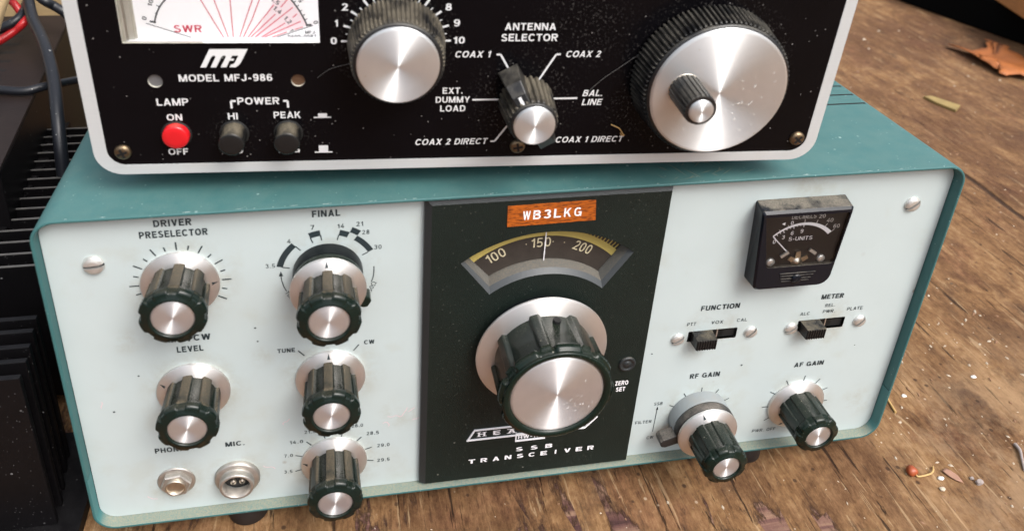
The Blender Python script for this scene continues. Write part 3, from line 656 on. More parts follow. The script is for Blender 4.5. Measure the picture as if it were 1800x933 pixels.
# ---- fluted knobs
def knob(parent, x, z, y, ang, L, cr, fr, ln, skirt=1.46, nm='control_knob', nf=8, depth=.13, set_screw=False, body=None, rot=0, clean=False):
    """fluted body (the part) > skirt, cap, pointer_mark"""
    K = KNOBC if clean else KNOB
    mb = MB(); seg = 240; b0 = body or max(fr*.90, 1.02)
    h1, h2 = L-.50*ln, L-.42*ln
    prof = [(b0, .14), (b0*1.01, .30), (fr*.965, h1-.02), (fr*.975, h1), (fr*1.0, h2), (fr*1.0, L-.24*ln), (fr*.975, L-.13*ln), (fr*.90, L-.07*ln), (cr*1.17, L-.05*ln), (cr*1.12, L+.0*ln), (cr*1.06, L-.005*ln), (cr*1.01, L-.06*ln), (cr*1.0, L-.14*ln)]
    def smooth(a, b, t): t = max(0, min(1, (t-a)/(b-a))); return t*t*(3-2*t)
    def mod(t, i):
        cs = math.cos(nf*(t-rot)); fl = smooth(-.82, -.56, cs) if set_screw else smooth(-.25, .2, cs)
        if i <= 2: return 1-depth*fl
        if i == 3: return 1-depth*.9*fl
        if i <= 7: return 1-.075*smooth(-.1, -.5, cs)*(1 if i < 7 else .6)
        return 1
    mb.lathe(prof, K, seg, mod, caps=False, alt=(lambda i, t: KNOBG if (i < 3 and math.cos(nf*(t-rot)) > -.05) or i > 3 else None) if not set_screw and not clean else None)
    if set_screw:
        a = R(82); rr = b0*(1-depth)+.12; mb2 = MB()
        P = []
        for q in (rr-.3, rr+.035):
            for j in range(16):
                u, v = .17*math.cos(2*PI*j/16), .17*math.sin(2*PI*j/16); P.append((q*math.cos(a)-u*math.sin(a), q*math.sin(a)+u*math.cos(a), .62+v))
        mb.add(P, [tuple(range(16, 32))]+[(j, (j+1) % 16, 16+(j+1) % 16, 16+j) for j in range(16)], HOLE)
    o = mb.build(nm, parent, (x, y, z), OUT)
    sk = MB(); sk.lathe([(skirt*.985, -.06), (skirt, 0), (skirt, .07), (skirt*.985, .10), (skirt*.80, .21), (skirt*.74, .235), (skirt*.70, .24), (.3, .24)], SKIRT, 96, caps=False)
    sk.build('skirt', o)
    pm = MB(); a = R(ang); ca, sa = math.cos(a), math.sin(a)
    def pt(rr, s): return (rr*ca-s*sa, rr*sa+s*ca, .1+(skirt*.985-rr)/(skirt*.185)*.11+.007)
    pm.add([pt(skirt*.97, 0), pt(skirt*.81, skirt*.045), pt(skirt*.81, -skirt*.045)], [(0, 1, 2)], INK); pm.build('pointer_mark', o)
    cp = MB(); cp.lathe([(cr, L-.16*ln), (cr*.992, L-.105*ln), (cr*.93, L-.085*ln), (cr*.62, L-.082*ln), (cr*.30, L-.080*ln), (.012, L-.078*ln)], CAP, 96, caps=False)
    cp.build('cap', o)
    return o
k1 = knob(tr, *DRV, .44, 2, 2.03, .77, 1.22, .9, rot=R(62)); k1['label'] = 'driver preselector knob, dusty'
k2 = knob(tr, *FIN_C, -.56, 91, 1.90, .75, 1.20, .9, rot=R(113)); k2['label'] = 'final tuning knob on a black lever ring'
k3 = knob(tr, *LVL, .44, 153, 2.05, .75, 1.20, .9, rot=R(74)); k3['label'] = 'dusty microphone level knob'
k4 = knob(tr, *FNC, .44, 92, 2.15, .73, 1.18, .9, rot=R(72)); k4['label'] = 'dusty knob below the final knob'
k5 = knob(tr, *BND, .44, 171, 2.2, .73, 1.18, .9, rot=R(76)); k5['label'] = 'dusty band knob at the lower edge'
k6 = knob(tr, *RFC, -.62, 110, 2.0, .63, 1.05, .9, rot=.3, clean=True, depth=.07); k6['label'] = 'gain knob in front of a grey ring'
k7 = knob(tr, *AFC, .44, -122, 2.05, .63, 1.05, .9, rot=.1, clean=True, depth=.07); k7['label'] = 'gain knob nearest the panel corner'

def lever_ring(x, z, ang, r, y0, y1, m1, m2, tl, tw):
    mb = MB(); d = y0-y1
    mb.lathe([(r, 0), (r, d*.55), (r*.985, d*.6)], m1, 72, caps=False); mb.lathe([(r*.97, d*.6), (r, d*.63), (r, d*.93), (r*.95, d), (.4, d)], m2, 72, caps=False)
    a = R(ang); ca, sa = math.cos(a), math.sin(a); P = []
    for zz, e in ((d*.35, 0), (d*.93, 0)):
        for q, s in ((r*.8, -tw), (tl*.92, -tw*.95), (tl, -tw*.55), (tl, tw*.55), (tl*.92, tw*.95), (r*.8, tw)): P.append((q*ca-s*sa, q*sa+s*ca, zz))
    n = 6; mb.add(P, [tuple(range(n, 2*n)), tuple(range(n))[::-1]]+[(j, (j+1) % n, n+(j+1) % n, n+j) for j in range(n)], m2)
    return mb.build('lever_ring', tr, (x, y0, z), OUT, bevel=.06)
lever_ring(*FIN_C, -32, 1.37, PY, -.50, RIM, KNOBC, 1.85, .27)['label'] = 'black loading lever ring'
lever_ring(*RFC, 197, 1.47, PY, -.56, GREYR, LEVER, 2.26, .27)['label'] = 'grey and black filter lever ring'

# ---- black escutcheon with dial window
DC = (.43, 8.12)
def fan(c, r0, r1, a0, a1, b0, b1, n=28):     # outline of an arched window: top arc then bottom arc (anticlockwise from the right bottom)
    P = [(c[0]+r1*math.cos(R(a0+(a1-a0)*i/n)), c[1]+r1*math.sin(R(a0+(a1-a0)*i/n))) for i in range(n+1)]
    P += [(c[0]+r0*math.cos(R(b1+(b0-b1)*i/n)), c[1]+r0*math.sin(R(b1+(b0-b1)*i/n))) for i in range(n+1)]
    return P
wo = fan(DC, 3.76, 5.86, 50.8, 128.0, 47.8, 128.6); wi = fan(DC, 4.06, 5.75, 53.0, 126.0, 52.0, 124.0)
dp = MB(); yF = .15
px0, px1, pz0, pz1 = -4.66, 5.46, .31, 15.83; ch = .27
inner_l = [(px0+ch, pz0+.02), (px1-.07, pz0+.02), (px1-.07, pz1-ch), (px0+ch, pz1-ch)]
out_l = [(px0, pz0), (px1, pz0), (px1, pz1), (px0, pz1)]
dp.holed(inner_l, [wo], .0, 0, BLACKP, yF, hsides=False)
v = [(x, yF, z) for x, z in inner_l]+[(x, yF+.13, z) for x, z in out_l]+[(x, .52, z) for x, z in out_l]
dp.add(v, [(i, (i+1) % 4, 4+(i+1) % 4, 4+i) for i in range(4)]+[(4+i, 4+(i+1) % 4, 8+(i+1) % 4, 8+i) for i in range(4)], BLACKPE)
n = len(wo)
wm = fan(DC, 3.93, 5.84, 51.9, 127.0, 50.0, 126.2)
v = [(x, yF, z) for x, z in wo]+[(x, yF+.22, z) for x, z in wm]+[(x, .74, z) for x, z in wi]+[(x, .95, z) for x, z in wi]
dp.add(v, [(j*n+(i+1) % n, j*n+i, (j+1)*n+i, (j+1)*n+(i+1) % n) for j in range(3) for i in range(n)], WINB)
for q in range(n): dp.m[-3*n+q] = dp.mi(WINA)
# raised lettering
LT = .035
for i, ch_ in enumerate('SSB'): label(dp, ch_, -.03+.71*i, 1.92, .34, .25, .03, SINK, yF, s=.2)
tx = 'TRANSCEIVER'
for i, ch_ in enumerate(tx): label(dp, ch_, -2.25+5.72*i/10, 1.47, .32 if ch_ != 'I' else .08, .26, .03, SINK, yF, s=.2)
label(dp, 'ZERO', 4.53, 5.38, .62, .26, .006, SINK, yF, s=.2); label(dp, 'SET', 4.52, 5.00, .44, .26, .006, SINK, yF, s=.2)
dpo = dp.build('dial_panel', tr)
# name badge: long leaning outline with letters, small plate below
nb = MB()
def outline(P, wd, thick, mb, m):
    n = len(P); A = [Vector(p) for p in P]; I = []
    for i in range(n):
        d0 = (A[i]-A[i-1]).normalized(); d1 = (A[(i+1) % n]-A[i]).normalized(); n0 = Vector((-d0.y, d0.x)); n1 = Vector((-d1.y, d1.x)); b = (n0+n1).normalized()
        I.append(A[i]+b*wd/max(.35, b.dot(n0)))
    mb.holed([tuple(p) for p in A], [[tuple(p) for p in I]], 0, thick, m, yF)
outline([(-2.56, 2.80), (3.05, 2.80), (3.60, 3.45), (-2.22, 3.45)], .065, .05, nb, SINK)
outline([(-.27, 2.44), (1.15, 2.44), (1.15, 2.93), (-.27, 2.93)], .06, .055, nb, SINK)
for i, ch_ in enumerate('HEATHKIT'): label(nb, ch_, -1.86+.70*i, 3.14, .34 if ch_ != 'I' else .07, .25, .02, SINK, yF, s=.19)
for i in range(8):                      # slab serifs on the badge letters
    x = -1.86+.70*i
    for z in (3.02, 3.26):
        for q in ((-.13, .13) if 'HEATHKIT'[i] in 'HAK' else (0,)): nb.flat([(x+q-.10, z-.014), (x+q+.10, z-.014), (x+q+.10, z+.014), (x+q-.10, z+.014)], .03, SINK, yF)
label(nb, 'HW-101', .44, 2.68, 1.15, .22, .02, SINK, yF, s=.19)
nb.build('name_badge', dpo)
# adjustment plug beside ZERO SET
pg = MB(); pg.lathe([(.40, 0), (.40, .05), (.36, .10), (.30, .10), (.27, .06), (.18, .05), (.16, .09), (.05, .10), (.001, .10)], BLACKPE, 36, caps=False)
pg.build('zero_set_plug', dpo, (4.63, yF, 6.52), OUT)
# dial disc with printed scale
ds = MB(); yD = .80; dc = (.38, 8.93)
ds.holed(rrect(-3.4, 4.3, 11.0, 14.3, .02, 1), [], -.1, 0, DIALB, yD)
ds.arc(dc, 4.40, 4.73, 40, 142, .006, DIALY, yD, 48)
for i in range(44):
    a = 44+i*2.05; rr = 5.12 if i % 5 == 0 else 4.98; ds.line((dc[0]+4.72*math.cos(R(a)), dc[1]+4.72*math.sin(R(a))), (dc[0]+rr*math.cos(R(a)), dc[1]+rr*math.sin(R(a))), .055, .006, DIALY, yD)
for tx, a in (('100', 119), ('150', 91.2), ('200', 64.5)):
    label(ds, tx, dc[0]+4.08*math.cos(R(a)), dc[1]+4.08*math.sin(R(a)), .84, .46, .006, DIALN, yD, ang=a-90, s=.13, gap=.16)
for a in (100, 84, 77): ds.flat(circ(dc[0]+4.1*math.cos(R(a)), dc[1]+4.1*math.sin(R(a)), .025, 8), .006, DIALN, yD)
ds.build('dial_scale', dpo)
dl = MB(); dl.box(.425, .465, .69, .71, 12.1, 14.0, SINK); dl.build('dial_pointer', dpo)
# embossed tape with the call sign
tp = MB(); TP = [(-1.38, 14.37), (2.26, 14.42), (2.18, 15.38), (-1.41, 15.33)]
tp.holed(TP, [], 0, .03, TAPE, yF)
for i, ch_ in enumerate('WB3LKG'): label(tp, ch_, -.62+.42*i, 14.86+.004*i, .30, .41, .035, SINK, yF, s=.16)
tp.build('label_tape', dpo)

# ---- main tuning knob
mk = knob(tr, .42, 8.17, -.30, 200, 2.52, 1.93, 2.40, 1.0, skirt=2.87, nm='tuning_knob', nf=8, depth=.075, set_screw=True, body=2.26, rot=R(82), clean=True)
mk['label'] = 'large main tuning knob'
for chd in list(mk.children):
    if chd.name.startswith('pointer'): bpy.data.objects.remove(chd)
bk = MB(); bk.lathe([(2.6, 0), (2.6, .40), (2.83, .42), (2.85, .44)], RIM, 72, caps=False); bk.build('dial_hub', mk, (0, 0, -.46))

def scratches(o, r, z, seed, nn, nm_m):
    random.seed(seed); mb = MB()
    for i in range(nn):
        a = random.uniform(-1.0, .6)-(.0 if i % 3 else 1.6); q = r*random.uniform(.3, .9); L = random.uniform(.04, .22); b_ = a+random.uniform(.4, 2.2); x, y = q*math.cos(a), q*math.sin(a); wd = random.uniform(.006, .016)
        dx, dy = math.cos(b_)*L/2, math.sin(b_)*L/2; nx, ny = -math.sin(b_)*wd, math.cos(b_)*wd
        mb.add([(x-dx, y-dy, z), (x+nx, y+ny, z), (x+dx, y+dy, z), (x-nx, y-ny, z)], [(0, 3, 2, 1)], nm_m)
    mb.build('scratch_marks', o)
SCRATCH = mat("raw scratch", (.85, .84, .82), .7)
scratches(mk, 1.9, 2.52-.074, 4, 22, SCRATCH)
# ---- S meter
sm = MB(); yM = -.35
def trap(x0t, x1t, zt, x0b, x1b, zb, rt, rbl, rbr, n=7):
    P = []
    for (cx, cz, a0, a1, r, sx, sz) in ((x0b, zb, 188, 270, rbl, 1, 1), (x1b, zb, 270, 355, rbr, -1, 1), (x1t, zt, 0, 90, rt, -1, -1), (x0t, zt, 90, 180, rt, 1, -1)):
        for i in range(n+1):
            a = R(a0+(a1-a0)*i/n); P.append((cx+sx*r+r*math.cos(a), cz+sz*r+r*math.sin(a)))
    return P
bo = trap(9.44, 13.62, 14.60, 9.66, 13.36, 10.42, .10, .30, .55); fo = trap(9.33, 13.50, 14.53, 9.66, 13.30, 10.47, .12, .28, .6); fi = trap(9.40, 13.42, 14.42, 9.74, 13.22, 10.55, .10, .24, .55)
win = trap(9.50, 13.34, 14.27, 9.99, 13.22, 11.66, .04, .22, .22)
n = len(bo)
v = [(x, PY, z) for x, z in bo]+[(x, yM+.1, z) for x, z in fo]+[(x, yM, z) for x, z in fi]
sm.add(v, [(j*n+(i+1) % n, j*n+i, (j+1)*n+i, (j+1)*n+(i+1) % n) for j in range(2) for i in range(n)], MBLACK)
sm.holed(fi, [win], -.16, 0, MBLACK, yM)
for i, z in enumerate((11.29, 11.15, 11.00, 10.87)):
    x0 = 10.74+.05*i; x1 = 12.42-.075*i
    sm.box(x0, x1, yM-.035, yM, z-.028, z+.028, MBLACK)
smo = sm.build('signal_meter', tr)
em = MB(); slotted(em, .23, .10, 40, .04, MBLACK); em.build('adjuster', smo, (11.56, yM-.035, 11.02), OUT)
mf = MB(); yS = -.19
mf.holed(trap(9.40, 13.45, 14.38, 9.86, 13.32, 11.5, .02, .1, .1), [], -.03, 0, SFACE, yS)
ac = (11.46, 11.90); 
def ap(r, a): return (ac[0]+r*math.cos(R(a)), ac[1]+r*math.sin(R(a)))
n = 40
for i in range(n):
    a0, a1 = 136-i*(136-45)/n, 136-(i+1)*(136-45)/n; th = .07+.12*(i/n)
    mf.flat([ap(1.90, a0), ap(1.90-th, a0), ap(1.90-th-.003, a1), ap(1.90, a1)], .006, SINK, yS)
for i in range(10): mf.line(ap(1.82, 136-i*5.0), ap(1.68 if i % 3 == 0 else 1.74, 136-i*5.0), .035, .006, SINK, yS)
for a in (91, 74, 59, 45): mf.line(ap(1.88, a), ap(2.06, a), .035, .006, SINKD, yS)
for a in (125, 113): mf.line(ap(1.9, a), ap(1.98, a), .03, .006, SINKD, yS)
label(mf, 'DECIBELS', 11.34, 14.10, 1.12, .19, .006, SINKD, yS, s=.13)
for tx, x, z, wd in (('20', 12.18, 14.07, .30), ('40', 12.60, 13.83, .29), ('60', 12.98, 13.51, .29), ('0', 10.23, 12.92, .13), ('3', 10.60, 13.12, .12), ('6', 10.97, 13.30, .12), ('9', 11.40, 13.37, .12), ('0', 10.85, 13.82, .12)):
    label(mf, tx, x, z, wd, .19, .006, SINK if len(tx) < 2 else SINKD, yS, s=.13)
mf.flat([(10.38, 13.80), (10.54, 13.72), (10.54, 13.88)], .006, SINK, yS)
label(mf, 'S-UNITS', 11.42, 13.00, 1.10, .19, .006, SINK, yS, s=.13)
mf.build('meter_face', smo)
nd = MB(); nd.line((10.10, 13.20), (10.98, 12.30), .045, .03, SINK, yS); nd.build('needle', smo)
mv = MB()
mv.lathe([(.26, 0), (.26, .06), (.14, .09), (.12, .13), (.001, .14)], BRONZE, 20, caps=False, c=(11.5, 11.80))
mv.lathe([(.20, 0), (.19, .06), (.12, .09), (.001, .1)], SCREW, 18, caps=False, c=(10.26, 11.87)); mv.lathe([(.19, 0), (.18, .06), (.12, .09), (.001, .1)], SCREW, 18, caps=False, c=(12.62, 11.88))
for a0 in (150, 30, 95):
    for q in range(1):
        ca, sa = math.cos(R(a0)), math.sin(R(a0)); P = []
        for zz in (.02, .08):
            for u, s in ((.22, -.12), (.50 if a0 != 95 else .55, -.10), (.50 if a0 != 95 else .55, .10), (.22, .12)): P.append((11.5+u*ca-s*sa, 11.80+u*sa+s*ca, zz))
        mv.hexa(P, BRONZE)
for x, z, a in ((10.80, 12.27, 35), (12.10, 12.32, -35)):
    ca, sa = math.cos(R(a)), math.sin(R(a)); P = []
    for zz in (.05, .12):
        for u, s in ((-.2, -.07), (.2, -.07), (.2, .07), (-.2, .07)): P.append((x+u*ca-s*sa, z+u*sa+s*ca, zz))
    mv.hexa(P, SCREW)
mvo = mv.build('meter_movement', smo, (0, yS, 0), OUT)
gl = MB(); gl.holed(win, [], -.03, -.02, GLASS, yM); gl.build('window', smo)

# ---- slide switches
def slide(x0, x1, z0, z1, lx, s1, s2, label):
    mb = MB(); y = PY
    mb.box(x0-.1, x1+.1, y+.14, y+.40, z0-.1, z1+.1, HOLE)                    # dark well behind the opening
    mb.box(x0+1.0, x0+1.75, y+.08, y+.15, z0+.12, z1-.06, RIM); mb.box(x0+1.42, x0+1.48, y+.05, y+.09, z0+.1, z1-.04, STEEL)
    o = mb.build('slide_switch', tr); o['label'] = label
    lv = MB(); L = .60; x = lx
    zc = (z0+z1)/2
    lv.hexa([(x-.50, y+.1, zc-.29), (x+.50, y+.1, zc-.29), (x+.50, y+.1, zc+.29), (x-.50, y+.1, zc+.29), (x-.48, y-L, zc-.28), (x+.48, y-L, zc-.28), (x+.48, y-L, zc+.25), (x-.48, y-L, zc+.26)], BUTK)
    for i in range(8): lv.box(x-.42+i*.12-.028, x-.42+i*.12+.028, y-L-.035, y-L, zc-.28, zc+.24, BUTK)
    lv.build('lever', o, bevel=.05)
    head_screw(o, s1[0], s1[1], PY, .32, .16, 30); head_screw(o, s2[0], s2[1], PY, .32, .16, 48)
slide(7.55, 9.95, 7.10, 7.70, 8.20, (7.07, 7.34), (10.64, 7.38), 'three position slide switch, further from the corner')
slide(12.98, 15.38, 7.12, 7.74, 13.58, (12.67, 7.35), (16.17, 7.43), 'three position slide switch below the meter')

# ---- headphone jack and microphone socket
jk = MB(); jk.lathe([(.80, 0), (.80, .04), (.74, .07), (.5, .07)], STEEL, 40, caps=False)
P = [(.66*math.cos(R(60*i+8)), .66*math.sin(R(60*i+8))) for i in range(6)]
Q = [(a*.93, b*.93) for a, b in P]
jk.add([(a, b, .06) for a, b in P]+[(a, b, .26) for a, b in P]+[(a, b, .31) for a, b in Q], [(i, (i+1) % 6, 6+(i+1) % 6, 6+i) for i in range(6)]+[(6+i, 6+(i+1) % 6, 12+(i+1) % 6, 12+i) for i in range(6)]+[tuple(range(12, 18))], STEEL)
jk.lathe([(.44, .30), (.44, .40), (.40, .43), (.36, .41), (.34, .30), (.33, .15)], CAPRIM, 36, caps=False)
jk.lathe([(.345, .312), (.20, .316), (.001, .318)], CAPRIM, 30, caps=False)
jk.build('headphone_jack', tr, (-15.30, PY, 1.95), OUT)
mc = MB()
mc.lathe([(.96, 0), (.96, .16), (.90, .22), (.70, .24)], STEEL, 160, lambda t, i: 1+.016*math.cos(80*t)*(1 if i < 2 else 0), caps=False)
mc.lathe([(.74, .2), (.74, .30), (.71, .32), (.74, .36), (.71, .40), (.74, .44), (.71, .48), (.74, .52), (.72, .58), (.63, .60), (.60, .57), (.60, .1)], STEEL, 48, caps=False)
mc.lathe([(.62, .06), (.001, .06)], HOLE, 40, caps=False)
mco = mc.build('microphone_socket', tr, (-12.73, PY, 1.80), OUT)
pn = MB()
for a in (45, 135, 225, 315):
    pn.lathe([(.13, .05), (.13, .16), (.09, .19), (.06, .17), (.05, .2)], BRONZE, 16, caps=False, c=(.27*math.cos(R(a)), .27*math.sin(R(a))))
pn.build('pins', mco)
for x in (-12.5, 12.2):
    for y in (1.15, 30):
        ft = MB(); ft.lathe([(.80, 0), (.92, .12), (.86, 1.1), (.80, 1.215)], RUBBER, 36); ft.build('rubber_foot', tr, (x, y, -1.205))

# ================================================================== TUNER
YAW, LEAN = R(-3.549), R(3.5)
tu = empty('antenna_tuner', 'black antenna tuner with bare aluminium edge and large ribbed knobs, standing on the teal radio', 'tuner', (-16.54, 1.35, 17.0), (LEAN, 0, YAW))
TW, TH, TD = 27.42, 11.43, 26.0
pl = MB(); outer = rrect(0, TW, 0, TH, .95, 10); inner = rrect(.47, TW-.44, .41, TH-.42, .62, 10)
pl.holed(outer, [inner], -.64, 0, ALUM, 0)
pl.build('face_plate', tu, bevel=.025, seg=1)
cs = MB(); cs.box(.35, TW-.35, .62, TD, .35, TH-.3, TUNERC); cs.build('case', tu, bevel=.15)
bp_ = MB(); IK = .008
mwin = [(1.66, 5.27), (8.19, 5.25), (8.19, 10.4), (1.68, 10.4)]
bp_.holed(inner, [mwin, circ(2.53, 3.82, .25), circ(7.38, 3.79, .24)], -.12, 0, TUNER, .02, mside=MFRAME)
for t in [('MODEL MFJ-986', 4.91, 3.93, 3.17, .27), ('LAMP', 3.00, 2.99, 1.08, .28), ('ON', 2.99, 2.37, .53, .26), ('OFF', 2.95, .93, .70, .26), ('POWER', 5.95, 2.99, 1.46, .28), ('HI', 5.01, 2.38, .34, .27),
          ('PEAK', 6.92, 2.40, .96, .27), ('LO', 4.99, .93, .50, .27), ('AVG', 6.90, .93, .76, .27), ('ANTENNA', 15.51, 5.83, 1.82, .27), ('SELECTOR', 15.51, 5.41, 2.02, .28), ('EXT.', 12.86, 3.31, .73, .25),
          ('DUMMY', 12.88, 2.94, 1.25, .25), ('LOAD', 12.89, 2.57, .93, .25)]:
    label(bp_, *t, IK, WINK, .02)
for t in [('COAX 1', 13.53, 4.77, 1.26, .25), ('COAX 2', 17.54, 4.75, 1.26, .25), ('BAL.', 18.09, 3.14, .74, .26), ('LINE', 18.10, 2.76, .74, .26), ('COAX 2 DIRECT', 12.90, 1.14, 2.70, .26), ('COAX 1 DIRECT', 18.20, 1.13, 2.62, .26)]:
    label(bp_, *t, IK, WINK, .02, shear=.2)
D1 = (10.82, 5.30)
for i in range(11):
    a = 180-18*i; ca, sa = math.cos(R(a)), math.sin(R(a))
    bp_.line((D1[0]+1.5*ca, D1[1]+1.5*sa), (D1[0]+1.90*ca, D1[1]+1.90*sa), .075, IK, WINK, .02)
    label(bp_, str(i), D1[0]+2.15*ca+(.04 if i > 5 else 0), D1[1]+2.13*sa+.02, .105*2 if i not in (1, 10) else (.10 if i == 1 else .40), .26, IK, WINK, .02)
    if i < 10:
        a -= 9; ca, sa = math.cos(R(a)), math.sin(R(a)); bp_.line((D1[0]+1.5*ca, D1[1]+1.5*sa), (D1[0]+1.76*ca, D1[1]+1.76*sa), .04, IK, WINK, .02)
AX = (15.55, 2.92)
for P in ([(14.37, 4.75), (14.52, 4.75), (14.98, 3.95)], [(16.70, 4.74), (16.54, 4.74), (15.93, 3.60)], [(13.60, 2.92), (14.9, 2.92)], [(16.3, 2.93), (17.51, 2.93)], [(14.37, 1.12), (14.53, 1.12), (15.1, 2.0)], [(16.72, 1.12), (16.58, 1.12), (16.05, 2.0)]):
    bp_.poly(P, .07, IK, WINK, .02)
bp_.poly([(5.0, 2.70), (5.0, 2.995), (5.17, 2.995)], .075, IK, WINK, .02); bp_.poly([(6.97, 2.70), (6.97, 2.975), (6.81, 2.975)], .075, IK, WINK, .02)
bp_.flat([(7.85, 2.25), (8.47, 2.25), (8.47, 2.30), (8.33, 2.30), (8.33, 2.44), (8.01, 2.44), (8.01, 2.30), (7.85, 2.30)], IK, WINK, .02)
bp_.flat([(7.83, .76), (8.47, .76), (8.47, .81), (8.32, .81), (8.32, 1.08), (7.98, 1.08), (7.98, .81), (7.83, .81)], IK, WINK, .02)
# maker's emblem: leaning slab with rounded letter legs cut in it
sh = .53
def lg(x, z): return (4.10+x+(z-4.335)*sh, z)
z0, z1 = 4.335, 5.03; zt = 4.78
bp_.flat([lg(0, zt), lg(1.28, zt), lg(1.28, z1), lg(0, z1)], IK, WINK, .02)
for a, b in ((0, .19), (.34, .53), (.68, .87)): bp_.flat([lg(a, z0), lg(b, z0), lg(b, zt), lg(a, zt)], IK, WINK, .02)
bp_.flat([lg(1.08, 4.50), lg(1.28, 4.50), lg(1.28, zt), lg(1.08, zt)], IK, WINK, .02)
bp_.flat([lg(.98, z0), lg(1.18, z0), lg(1.25, 4.40), lg(1.28, 4.50), lg(1.08, 4.50), lg(1.04, 4.44), lg(.98, 4.44)], IK, WINK, .02)
bp_.flat([lg(.87, 4.585), lg(1.0, 4.585), lg(1.0, 4.66), lg(.87, 4.66)], IK, WINK, .02)
for a in (.19, .53): bp_.flat([lg(a, zt-.06), lg(a+.04, zt), lg(a, zt)], IK, WINK, .02); bp_.flat([lg(a+.15, zt-.06), lg(a+.15, zt), lg(a+.11, zt)], IK, WINK, .02)
bpo = bp_.build('front_panel', tu)
# pale lenses behind the two round holes
ln = MB(); ln.box(2.2, 2.86, .10, .20, 3.5, 4.15, LENS); ln.build('indicator_plate', bpo); ln = MB(); ln.box(7.05, 7.7, .10, .20, 3.5, 4.15, LENSB); ln.build('indicator_plate', bpo)
# cross needle meter
yW = .47
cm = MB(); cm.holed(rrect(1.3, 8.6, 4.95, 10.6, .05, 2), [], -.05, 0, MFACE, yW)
K1 = .008
def arc3(p, q, r_, wd, m, n=14):       # circular arc through three points
    (ax, ay), (bx, by), (cx_, cy_) = p, q, r_
    d = 2*(ax*(by-cy_)+bx*(cy_-ay)+cx_*(ay-by)); ux = ((ax*ax+ay*ay)*(by-cy_)+(bx*bx+by*by)*(cy_-ay)+(cx_*cx_+cy_*cy_)*(ay-by))/d
    uy = ((ax*ax+ay*ay)*(cx_-bx)+(bx*bx+by*by)*(ax-cx_)+(cx_*cx_+cy_*cy_)*(bx-ax))/d
    rad = math.hypot(ax-ux, ay-uy); a0, a1 = math.atan2(ay-uy, ax-ux), math.atan2(cy_-uy, cx_-ux)
    if a1-a0 > PI: a1 -= 2*PI
    if a0-a1 > PI: a1 += 2*PI
    P = [(ux+rad*math.cos(a0+(a1-a0)*i/n), uy+rad*math.sin(a0+(a1-a0)*i/n)) for i in range(n+1)]; cm.poly(P, wd, K1, m, yW); return P, (ux, uy), rad
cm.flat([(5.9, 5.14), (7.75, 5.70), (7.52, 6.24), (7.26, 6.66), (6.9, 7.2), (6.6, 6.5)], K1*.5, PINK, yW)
cm.line((2.38, 5.80), (4.25, 5.10), .03, K1, INK, yW); cm.line((6.25, 5.10), (7.96, 5.70), .03, K1, INK, yW)
Pa, ca_, ra_ = arc3((2.68, 5.83), (2.88, 6.33), (3.14, 6.66), .055, INK); arc3((3.14, 6.66), (3.9, 7.5), (5.2, 8.3), .055, INK)
cm.line((2.52, 5.87), (2.72, 5.82), .07, K1, INK, yW); cm.line((2.81, 6.46), (2.92, 6.38), .035, K1, INK, yW); cm.line((2.72, 6.17), (2.82, 6.13), .03, K1, INK, yW)
arc3((7.75, 5.70), (7.52, 6.24), (7.26, 6.66), .055, INK); cm.line((7.71, 5.70), (7.90, 5.73), .07, K1, INK, yW)
for x, z in ((7.68, 5.90), (7.61, 6.06), (7.52, 6.22), (7.42, 6.40), (7.33, 6.55)): cm.line((x, z), (x+.10, z+.055), .03, K1, INK, yW)
for P in ([(4.27, 6.66), (4.99, 5.05)], [(4.71, 6.66), (5.11, 5.05)], [(5.24, 6.66), (5.22, 5.05)], [(5.98, 6.66), (5.65, 5.82), (5.36, 5.05)], [(6.21, 6.66), (5.9, 5.91), (5.45, 5.05)], [(6.67, 6.46), (5.55, 5.05)],
          [(7.14, 6.66), (6.90, 6.38)], [(6.70, 6.12), (5.60, 5.05)], [(7.30, 6.37), (5.70, 5.05)], [(7.43, 6.13), (7.28, 6.00)], [(7.01, 5.79), (5.85, 5.05)], [(7.54, 5.85), (5.90, 5.08)], [(7.61, 5.64), (7.32, 5.545)], [(7.05, 5.45), (6.05, 5.08)]):
    cm.poly([(P[0][0]+(P[0][0]-P[1][0])*.6, P[0][1]+(P[0][1]-P[1][1])*.6)]+P if P[0][1] > 6.6 else P, .032, K1, RED, yW)
label(cm, 'SWR', 3.74, 5.59, .93, .27, K1, RED, yW)
label(cm, '10', 2.64, 6.54, .26, .15, K1, INK, yW, ang=68); label(cm, '0', 2.36, 5.98, .13, .16, K1, INK, yW, ang=72)
label(cm, '1.2', 7.11, 5.90, .28, .16, K1, INK, yW, ang=-52); label(cm, '1.4', 6.79, 6.27, .30, .16, K1, INK, yW, ang=-42); label(cm, '1.5', 6.74, 6.60, .30, .16, K1, INK, yW, ang=-38)
label(cm, '1', 7.21, 5.515, .06, .15, K1, INK, yW, ang=-65); label(cm, '0', 8.05, 5.81, .12, .16, K1, INK, yW, ang=-70); label(cm, '5', 7.58, 6.62, .12, .16, K1, INK, yW, ang=-60)
label(cm, 'MFJ-', 7.87, 5.44, .40, .12, K1, INK, yW); label(cm, '0400-0087', 7.56, 5.29, .98, .12, K1, INK, yW)
cmo = cm.build('meter_face', tu)
fr = MB()
for x0, x1, y0, y1, m in ((1.45, 1.66, .05, yW, MFRAME), (1.66, 1.76, .16, yW, MFRAME), (1.76, 1.80, .22, yW, STEEL), (1.80, 1.98, .32, yW, MFRAME), (1.98, 2.06, .40, yW, MFRAME)):
    fr.box(x0, x1, y0, y1-.01, 5.0, 10.3, m)
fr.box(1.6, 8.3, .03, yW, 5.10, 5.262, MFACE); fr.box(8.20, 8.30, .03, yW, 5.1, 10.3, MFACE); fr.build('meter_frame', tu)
gl = MB(); gl.holed(mwin, [], -.03, -.02, GLASS, .06); gl.build('meter_window', tu)

